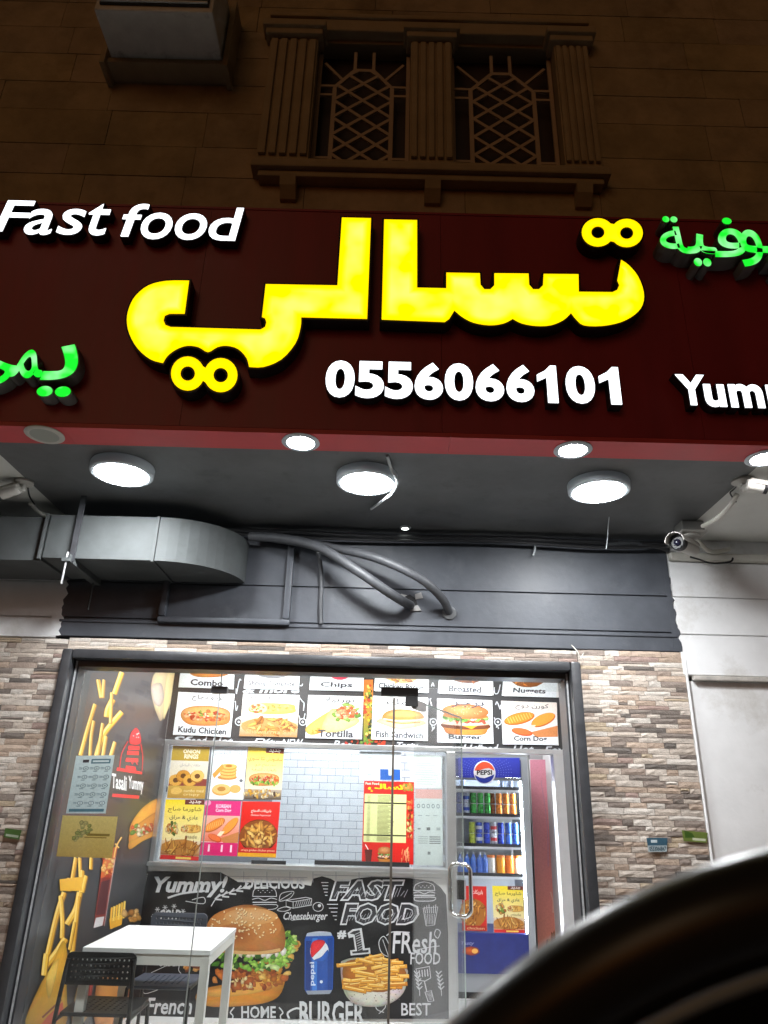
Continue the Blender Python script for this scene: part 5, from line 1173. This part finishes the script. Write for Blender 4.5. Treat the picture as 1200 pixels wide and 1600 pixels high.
# small advertising stickers on the stone
def sticker(quad, label, paint):
    c = [PY(x, y, YW-.021) for x, y in quad]; o = MB().add(c+[p+Vector((0, .0006, 0)) for p in c], [(0, 1, 2, 3), (7, 6, 5, 4), (0, 4, 5, 1), (1, 5, 6, 2), (2, 6, 7, 3), (3, 7, 4, 0)]).build('sticker', M_CARD)
    tag(o, label, 'sticker'); A = Art('Y', YW-.0212, 1e-5, 2e-5); A.q(quad); paint(A); A.build('print', o)
sticker(((1010, 1309), (1043, 1309), (1042, 1331), (1013, 1331)), 'small blue and white sticker with a phone number on the stone', lambda A: (A.rect(0, 0, 1, .55, '3a5a6c'), A.rect(0, .55, 1, 1, 'a8b4b8'), A.text('0533066847', .08, .6, .95, .95, '2a4450', .04), A.rect(.2, .15, .5, .35, 'c8d4d8')))
sticker(((1065, 1297), (1106, 1301), (1104, 1317), (1068, 1314)), 'small green sticker on the stone near the bare white wall', lambda A: (A.rect(0, 0, 1, 1, '6a7a3c'), A.poly([(.1, 0), (.4, .2), (.5, .6), (.1, .7)], '3f5a24'), A.rect(.4, .62, .95, .85, 'c8ccb0')))
sticker(((8, 1294), (34, 1297), (30, 1312), (6, 1308)), 'small green sticker on the stone at the left edge', lambda A: (A.rect(0, 0, 1, 1, '4a6a38'), A.rect(.1, .6, .9, .85, 'a8b4a0')))

# ------------------------------------------------------------------ drinks fridge beyond the door opening
fa, fb = PY(704, 1300, YF).x, PY(829, 1300, YF).x; ft = PY(765, 1181, YF).z
fg = empty('drinks_fridge', ((fa+fb)/2, YF+.3, FZ), 'tall drinks fridge with blue header and glowing shelves beyond the doorway', 'fridge')
M_FG = mat('fridge enamel', (.32, .34, .36), .4); M_FGI = mat('fridge liner', (.75, .78, .80), .5); M_NAVY = mat('navy panel', (.02, .03, .17), .35, mottle=.15, mscale=10)
zb = PY(765, 1458, YF).z; zb0 = PY(765, 1522, YF).z; zh = PY(765, 1214, YF).z
MB().box(fa, fa+.035, YF, YF+.6, FZ+.05, ft).build('side', M_FG, fg); MB().box(fb-.06, fb, YF, YF+.6, FZ+.05, ft).build('side', M_FG, fg)
MB().box(fa+.0355, fb-.0605, YF+.56, YF+.6, FZ+.05, ft).build('back', M_FGI, fg); MB().box(fa+.0355, fb-.0605, YF, YF+.559, ft-.03, ft).build('top', M_FG, fg)
MB().box(fa+.0355, fb-.0605, YF-.004, YF+.55, zb0, zb, .006).build('lower_panel', M_NAVY, fg); MB().box(fa+.0355, fb-.0605, YF+.02, YF+.5, FZ+.05, zb0-.004).build('plinth', M_FG, fg)
MB().box(fa+.005, fb-.005, YF+.05, YF+.55, FZ, FZ+.049).build('foot', M_BLACK, fg)
hd = MB().box(fa+.0355, fb-.0605, YF-.01, YF+.05, zh, ft-.0305, .004).build('header', M_NAVY, fg)
MB().box(fb-.0735, fb-.0615, YF+.015, YF+.035, zb+.01, zh-.005).build('light_strip', emit('fridge LED', (.85, .93, 1.0), 95.0), fg)
MB().box(fa+.037, fb-.075, YF+.06, YF+.12, zh+.0, zh+.006).build('light_strip', emit('fridge LED soft', (.85, .93, 1.0), 75.0), fg)
A = Art('Y', YF-.0105, 2e-5, .0004); A.rnd = random.Random(1)
A.rect(716, 1184, 812, 1215, '3a44b4', '2a309a')
for r0 in range(22, 46, 4):
    for i in range(40):
        t = 2*math.pi*i/40; x, y = 757+r0*math.cos(t), 1207+r0*.8*math.sin(t)
        if 718 < x < 810 and 1186 < y < 1213: A.ell(x, y, .8, .7, '6a7ad0', n=6)
A.build('header_print', fg)
bdg = MB().lathe([(0, 0), (.098, 0), (.100, .006), (.097, .010), (0, .010)], PY(757, 1207, YF-.012), 36, Vector((0, -1, 0))).build('round_badge', mat('badge white', (.85, .85, .86), .35), fg)
A = Art('Y', YF-.0225, 2e-5, .0004)
def cap(a0, a1, wav, col):
    pts = [(757+15.6*math.cos(math.radians(t)), 1207+16.6*math.sin(math.radians(t))) for t in range(a0, a1+1, 8)]
    A.poly(pts+wav, col)
cap(190, 350, [(772, 1204), (764, 1200), (757, 1201), (748, 1204)], 'e8593a'); cap(10, 170, [(742, 1211), (750, 1215), (757, 1216), (765, 1213)], '1c2e8c'); A.text('PEPSI', 745, 1203.2, 769, 1210.8, '15151c', .035)
A.build('badge_print', fg)
sh_px = (1231, 1273, 1320, 1366); shz = []
for y in sh_px:
    z = PY(760, y, YF+.03).z; shz.append(z); s = MB().box(fa+.037, fb-.0755, YF+.03, YF+.55, z-.012, z).build('shelf', M_FGI, fg)
    MB().box(fa+.037, fb-.0755, YF+.022, YF+.0295, z-.014, z+.012).build('price_rail', mat('price rail', (.02, .022, .03), .3), s)
    MB().box(fa+.037, fb-.0755, YF+.018, YF+.0215, z-.034, z-.015).build('shelf_lip', mat('lit acrylic lip', (.9, .93, .96), .3), s)
MB().box(fa+.0355, fb-.0605, YF+.004, YF+.008, zb+.002, zh-.002).build('glass_door', glass('fridge glass', (.96, .97, .98)), fg)
MB().box(fa+.036, fb-.061, YF-.002, YF+.02, zh-.03, zh-.002).build('door_rail', M_FG, fg)
# cans and bottles, one by one
M_CAN = mat('printed can', objcol=True, rough=.28, metal=.35, mottle=.25, mscale=40); M_LID = mat('can lid', (.7, .7, .72), .3, 1.0)
ch_, cr = .090, .029
c_me = MB().lathe([(cr*.8, 0), (cr, .006), (cr, ch_-.010), (cr*.82, ch_-.001)], n=16); cbo = c_me.build('can_mesh', M_CAN, None, True); can_me = cbo.data; bpy.data.objects.remove(cbo)
l_me = MB().lathe([(cr*.84, ch_-.0012), (cr*.84, ch_+.001), (cr*.7, ch_-.002), (0, ch_-.002)], n=14).build('lid_mesh', M_LID, None, True); lid_me = l_me.data; bpy.data.objects.remove(l_me)
def can(x, row, col, label, group, tier=0, dy=.075, band=None):
    z = shz[row]; p = PY(x, sh_px[row]-3, YF+dy)
    o = bpy.data.objects.new('drink_can', can_me); COL.objects.link(o); o.location = (p.x, YF+dy, z+.0005+tier*(ch_+.003)); o.color = (*hx(col), 1)
    tag(o, label, 'can', group); q = bpy.data.objects.new('lid', lid_me); COL.objects.link(q); q.parent = o
    if band:
        r2 = MB().lathe([(cr+.0006, ch_*.35), (cr+.0006, ch_*.65)], n=16).build('label_band', mat('band '+band, band, .35), None, True); r2.parent = o
for t in (0, 1):
    w2 = 'upper' if t else 'lower'
    can(718, 1, '1c3c96', f'dark blue can at the left end of the top can shelf, {w2} of two', 'cans on the top can shelf', t)
    can(729, 1, 'c8ccd8', f'white and blue can on the top can shelf, {w2} of two', 'cans on the top can shelf', t, band='2a4aa8')
    for x in (740, 751, 762): can(x, 1, '2c9a3c', 'green can on the top can shelf of the fridge', 'green cans on the top can shelf', t)
    can(769, 1, 'a85a20', f'brown orange can on the top can shelf, {w2} of two', 'cans on the top can shelf', t, .12)
    for x in (780, 791, 802): can(x, 1, 'e8862c', 'orange can on the top can shelf of the fridge', 'orange cans on the top can shelf', t)
    can(738, 2, 'a8b83c', f'lime yellow can on the second can shelf, {w2} of two', 'cans on the second can shelf', t)
    can(749, 2, '1e46b4', f'blue and white can beside the lime can, {w2} of two', 'cans on the second can shelf', t, band='d8dce8')
    can(772, 2, 'c8ccd8', f'white can with a red band on the second can shelf, {w2} of two', 'cans on the second can shelf', t, band='c82a34')
    for x in (761, 783): can(x, 2, '1c3cb4', 'blue can beside the red banded cans on the second can shelf', 'blue cans on the second can shelf', t)
    for x in (795, 806): can(x, 2, '3a6ad0', 'light blue can at the right end of the second can shelf', 'light blue cans on the second can shelf', t)
for x in (722, 783, 797): can(x, 0, '8a94a8', 'grey silver can on the dim shelf behind the header', 'cans behind the header')
M_BOT = mat('blue bottle', (.07, .18, .62), .12, coat=.3); M_CAPB = mat('bottle cap', (.55, .6, .7), .4)
bt = MB().lathe([(.024, 0), (.028, .006), (.028, .035), (.026, .045), (.028, .055), (.028, .105), (.024, .120), (.013, .135), (.011, .155)], n=16).build('bm', M_BOT, None, True); bme2 = bt.data; bpy.data.objects.remove(bt)
bc = MB().lathe([(.0125, .152), (.0125, .168), (0, .168)], n=12).build('bm', M_CAPB, None, True); bcm = bc.data; bpy.data.objects.remove(bc)
for x in (720, 730, 740, 750, 758):
    p = PY(x, 1363, YF+.08); o = bpy.data.objects.new('water_bottle', bme2); COL.objects.link(o); o.location = (p.x, YF+.08, shz[3]+.0005); tag(o, 'blue plastic bottle on the lowest shelf of the fridge', 'bottle', 'blue bottles on the lowest shelf')
    q = bpy.data.objects.new('cap', bcm); COL.objects.link(q); q.parent = o
jm = MB().lathe([(.036, 0), (.04, .008), (.04, .12), (.036, .128)], n=18).build('bm', mat('juice carton', objcol=True, rough=.35), None, True); jme = jm.data; bpy.data.objects.remove(jm)
jc = MB().lathe([(.037, .1285), (.037, .148), (0, .148)], n=16).build('bm', mat('orange cap', (.85, .22, .03), .4), None, True); jcm = jc.data; bpy.data.objects.remove(jc)
for x, c, lb in ((768, 'e8e4dc', 'white juice tub with orange lid beside the blue bottles'), (783, 'f09a1c', 'orange juice tub on the lowest shelf, second from the white tub'), (797, 'ee7a1c', 'deep orange juice tub on the lowest shelf'), (810, 'f4e2c8', 'pale juice tub at the lit end of the lowest shelf')):
    p = PY(x, 1363, YF+.10); o = bpy.data.objects.new('juice_tub', jme); COL.objects.link(o); o.location = (p.x, YF+.10, shz[3]+.0005); o.color = (*hx(c), 1); tag(o, lb, 'tub', 'juice tubs on the lowest shelf'); q = bpy.data.objects.new('lid', jcm); COL.objects.link(q); q.parent = o
def p_redf(A):
    A.rect(0, 0, 1, 1, 'c8261e'); A.text(ar('بابريكات'), .4, .08, .85, .2, 'f4e0d8', .02); food_pieces(A, -.1, .28, 1.0, .92, n=40, r=.12, bg='a86a28'); A.rect(0, .88, 1, 1, 'a82a1a'); A.text('chicken', .2, .91, .9, .97, 'f0d0a0')
board(((722, 1384), (760, 1385), (761, 1455), (722, 1454)), 'red chicken poster on the lower glass of the drinks fridge', p_redf, 'poster', 'poster', 'posters on the fridge', val=YF+.0015, thick=.002)
board(((769, 1384), (817, 1385), (820, 1458), (772, 1457)), 'yellow shawarma poster on the lower glass of the drinks fridge', p_saj, 'poster', 'poster', 'posters on the fridge', val=YF+.0015, thick=.002)
A = Art('Y', YF-.0045, 2e-5, .0004); A.text('Tasty', 720, 1471, 741, 1478, '8a90c0', .02, .2); A.ell(736, 1486, 14, 7, 'd8641c', n=16, j=.1, col2='7a2a30'); A.ell(742, 1486, 5, 4, 'f4b860', n=12); A.build('panel_print', fg)

# maroon wall panel beside the fridge
def p_mar(A):
    A.rect(0, 0, 1, 1, 'c88294', 'cc7c60'); A.ell(.5, .93, .34, .10, 'b8703a', n=16, j=.06); A.blobs(20, .5, .90, .28, .06, .04, ['c8884a', 'a85a2c', 'd8a060']); A.text('Yum', .4, .62, .85, .72, 'd0a090', .02, .2); A.stroke([(.35, .1), (.45, .3), (.4, .5)], .03, 'b88090'); A.stroke([(.7, .2), (.75, .45)], .02, 'b88090')
board(((828, 1187), (872, 1187), (906, 1520), (842, 1520)), 'maroon printed wall panel between fridge and door frame', p_mar, 'wall_panel', 'panel', None, val=YF+.35, thick=.02)
st(MB().box(fb+.12, XR-.001, YF+.45, YF+.5, FZ, 2.745).build('interior_wall', mat('dim kitchen wall', (.30, .29, .29), .6)))

# ------------------------------------------------------------------ table and chairs
TZ = .745; FLp = PZ(132, 1479, TZ); FRp = PZ(326, 1488, TZ); FLp.y = 4.43; Wt = FRp.x-FLp.x; ux = Vector((1, 0, 0)); uy = Vector((0, 1, 0)); Dt = .76
tb = empty('table', (FLp.x, FLp.y, FZ), 'small square white table inside the shop window', 'table'); o0 = Vector((FLp.x, FLp.y, 0))
M_TOP = mat('white laminate', (.80, .81, .82), .3); M_LEG = mat('white steel', (.70, .69, .66), .4)
def obx(u0, u1, v0, v1, z0, z1): 
    V = [o0+ux*u+uy*v+Vector((0, 0, z)) for u in (u0, u1) for v in (v0, v1) for z in (z0, z1)]
    return MB().add(V, [(0, 1, 3, 2), (4, 6, 7, 5), (0, 4, 5, 1), (2, 3, 7, 6), (0, 2, 6, 4), (1, 5, 7, 3)])
obx(0, Wt, 0, Dt, TZ-.022, TZ).build('table_top', M_TOP, tb)
ap = obx(.05, Wt-.05, .006, .024, TZ-.075, TZ-.0225).build('apron', M_LEG, tb)
obx(.05, Wt-.05, Dt-.024, Dt-.006, TZ-.075, TZ-.0225).build('apron', M_LEG, tb); obx(.006, .024, .05, Dt-.05, TZ-.075, TZ-.0225).build('apron', M_LEG, tb); obx(Wt-.024, Wt-.006, .05, Dt-.05, TZ-.075, TZ-.0225).build('apron', M_LEG, tb)
for u in (.004, Wt-.049):
    for v in (.004, Dt-.049): obx(u, u+.045, v, v+.045, FZ, TZ-.0225).build('leg', M_LEG, tb)
M_CHR = mat('black plastic', (.016, .017, .019), .38); M_CHF = mat('black steel tube', (.014, .014, .015), .35)
def chair(org, rot, label, m, top=.70):
    """perforated plastic back and seat on a tube frame; the chair faces +Y before turning"""
    c = empty('chair', tuple(org), label, 'chair', 'chairs at the white table'); M3 = Matrix.Rotation(rot, 3, 'Z')
    def put(mb_, name, mm, sm=False):
        mb_.v = [tuple(M3 @ Vector(v)) for v in mb_.v]; o = mb_.build(name, mm, c, sm); o.matrix_parent_inverse.identity(); return o
    w, h = .185, .075
    rr_ = .03; outer = []
    for cx, cy, a0 in ((w-rr_, h-rr_, 0), (-w+rr_, h-rr_, 90), (-w+rr_*.6, -h+rr_*.6, 180), (w-rr_*.6, -h+rr_*.6, 270)):
        k = rr_ if cy > 0 else rr_*.6
        outer += [(cx+k*math.cos(R(a0+t)), cy+k*math.sin(R(a0+t))) for t in (0, 22, 45, 68, 90)]
    holes = [[(x*.0245+.0052*math.cos(t*.785), y*.027+.0052*math.sin(t*.785)) for t in range(8)] for x in range(-6, 7) for y in (-1.5, -.5, .5, 1.5)]
    V, F = curve_mesh(lambda: poly_curve([outer]+holes), .005)
    put(MB().add([(x, -.19+z+.25*x*x, top-h+y) for x, y, z in V], F), 'backrest', m)
    holes = [[(x*.034+.008*math.cos(t*.785), y*.034+.008*math.sin(t*.785)) for t in range(8)] for x in range(-3, 4) for y in range(-3, 4)]
    so = [(-.18, -.17), (.18, -.17), (.195, .0), (.18, .18), (-.18, .18), (-.195, 0)]
    V, F = curve_mesh(lambda: poly_curve([so]+holes), .008)
    put(MB().add([(x, y, .415+z-.3*x*x*0) for x, y, z in V], F), 'seat', m)
    for s in (-1, 1):
        put(MB().tube(crom([(s*.195, -.22, 0), (s*.19, -.20, .40), (s*.178, -.195, .60), (s*.172, -.193, top-.03)], n=4), .011, 10), 'leg', M_CHF, True)
        put(MB().tube([(s*.20, .21, 0), (s*.185, .15, .405)], .011, 10), 'leg', M_CHF, True)
        put(MB().tube([(s*.185, -.2, .40), (s*.185, .15, .405)], .010, 8), 'side_rail', M_CHF, True)
    put(MB().tube([(-.185, .1, .398), (.185, .1, .398)], .009, 8), 'cross_rail', M_CHF, True)
    return c
pc = PY(160, 1488, 4.40); chair((pc.x, 4.59, FZ), R(0), 'black perforated plastic chair with its back to the window', M_CHR, pc.z-FZ)
pc = PY(282, 1426, 5.40); chair((pc.x, 5.21, FZ), R(180), 'dark blue grey chair on the far side of the white table', mat('blue grey plastic', (.05, .06, .085), .4), pc.z-FZ)

# ------------------------------------------------------------------ the car the picture is taken from: wheel rim and dashboard close to the lens
M_RIM = mat('black leather', (.030, .031, .033), .30); M_DASH = mat('dark dashboard', (.010, .010, .011), .7)
dd = .20
def CP(x, y, d): return _E+ray(x, y)*(d/F_PX)
cc = CP(1440, 2362, dd); rad = .19
car = empty('car', tuple(cc-Vector((0, 0, .5))), 'blurred black steering wheel rim and dashboard of a car, close in the bottom right corner', 'car')
N = 96
def hoop(r_, off, tube_r, n=14): return MB().tube([cc+(_R*math.cos(2*math.pi*i/N)+_U*math.sin(2*math.pi*i/N))*r_+_F*off for i in range(N+1)], tube_r, n)
sw = hoop(rad-.0125, 0, .0125, 16).build('steering_wheel', M_RIM, car, True)
hoop(rad-.0255, -.010, .0018, 6).build('highlight_ring', mat('rim highlight', (.30, .38, .46), .4, .0), sw, True)  # pale ring added to draw the highlight line along the rim's inner edge
MB().lathe([(0, -.01), (.075, -.008), (.085, .01), (.07, .04), (0, .045)], cc, 32, _F).build('hub', M_RIM, sw, True)
for a in (20, 160, 270):
    d = _R*math.cos(R(a))+_U*math.sin(R(a)); MB().bar(cc+d*.06+_F*.012, cc+d*(rad-.02)+_F*.004, .045, .014, _F).build('spoke', M_RIM, sw)
# instrument hood behind the rim
V = []; F = []; n1, n2 = 28, 10; ax_ = (cc-_E)
for j in range(n2+1):
    d = .05+.16*j/n2
    for i in range(n1+1):
        t = math.pi*(-.05+1.1*i/n1); V.append(_E+ax_*(1+d/dd)+(_R*math.cos(t)+_U*math.sin(t))*(rad-.022)*(1.22-.12*(j/n2)**2))
for j in range(n2):
    for i in range(n1): a = j*(n1+1)+i; F.append((a, a+1, a+n1+2, a+n1+1))
F.append(tuple(range(n1+1))[::-1])
MB().add(V, F).build('instrument_hood', M_DASH, car, True)
MB().box(cc.x-.25, cc.x+.6, cc.y+.25, cc.y+.6, cc.z-.40, cc.z-.06, .04).build('dashboard', M_DASH, car, True)
MB().box(cc.x-.05, cc.x+.05, cc.y+.02, cc.y+.5, -.12, cc.z-.1, .01).build('steering_column', M_DASH, car)
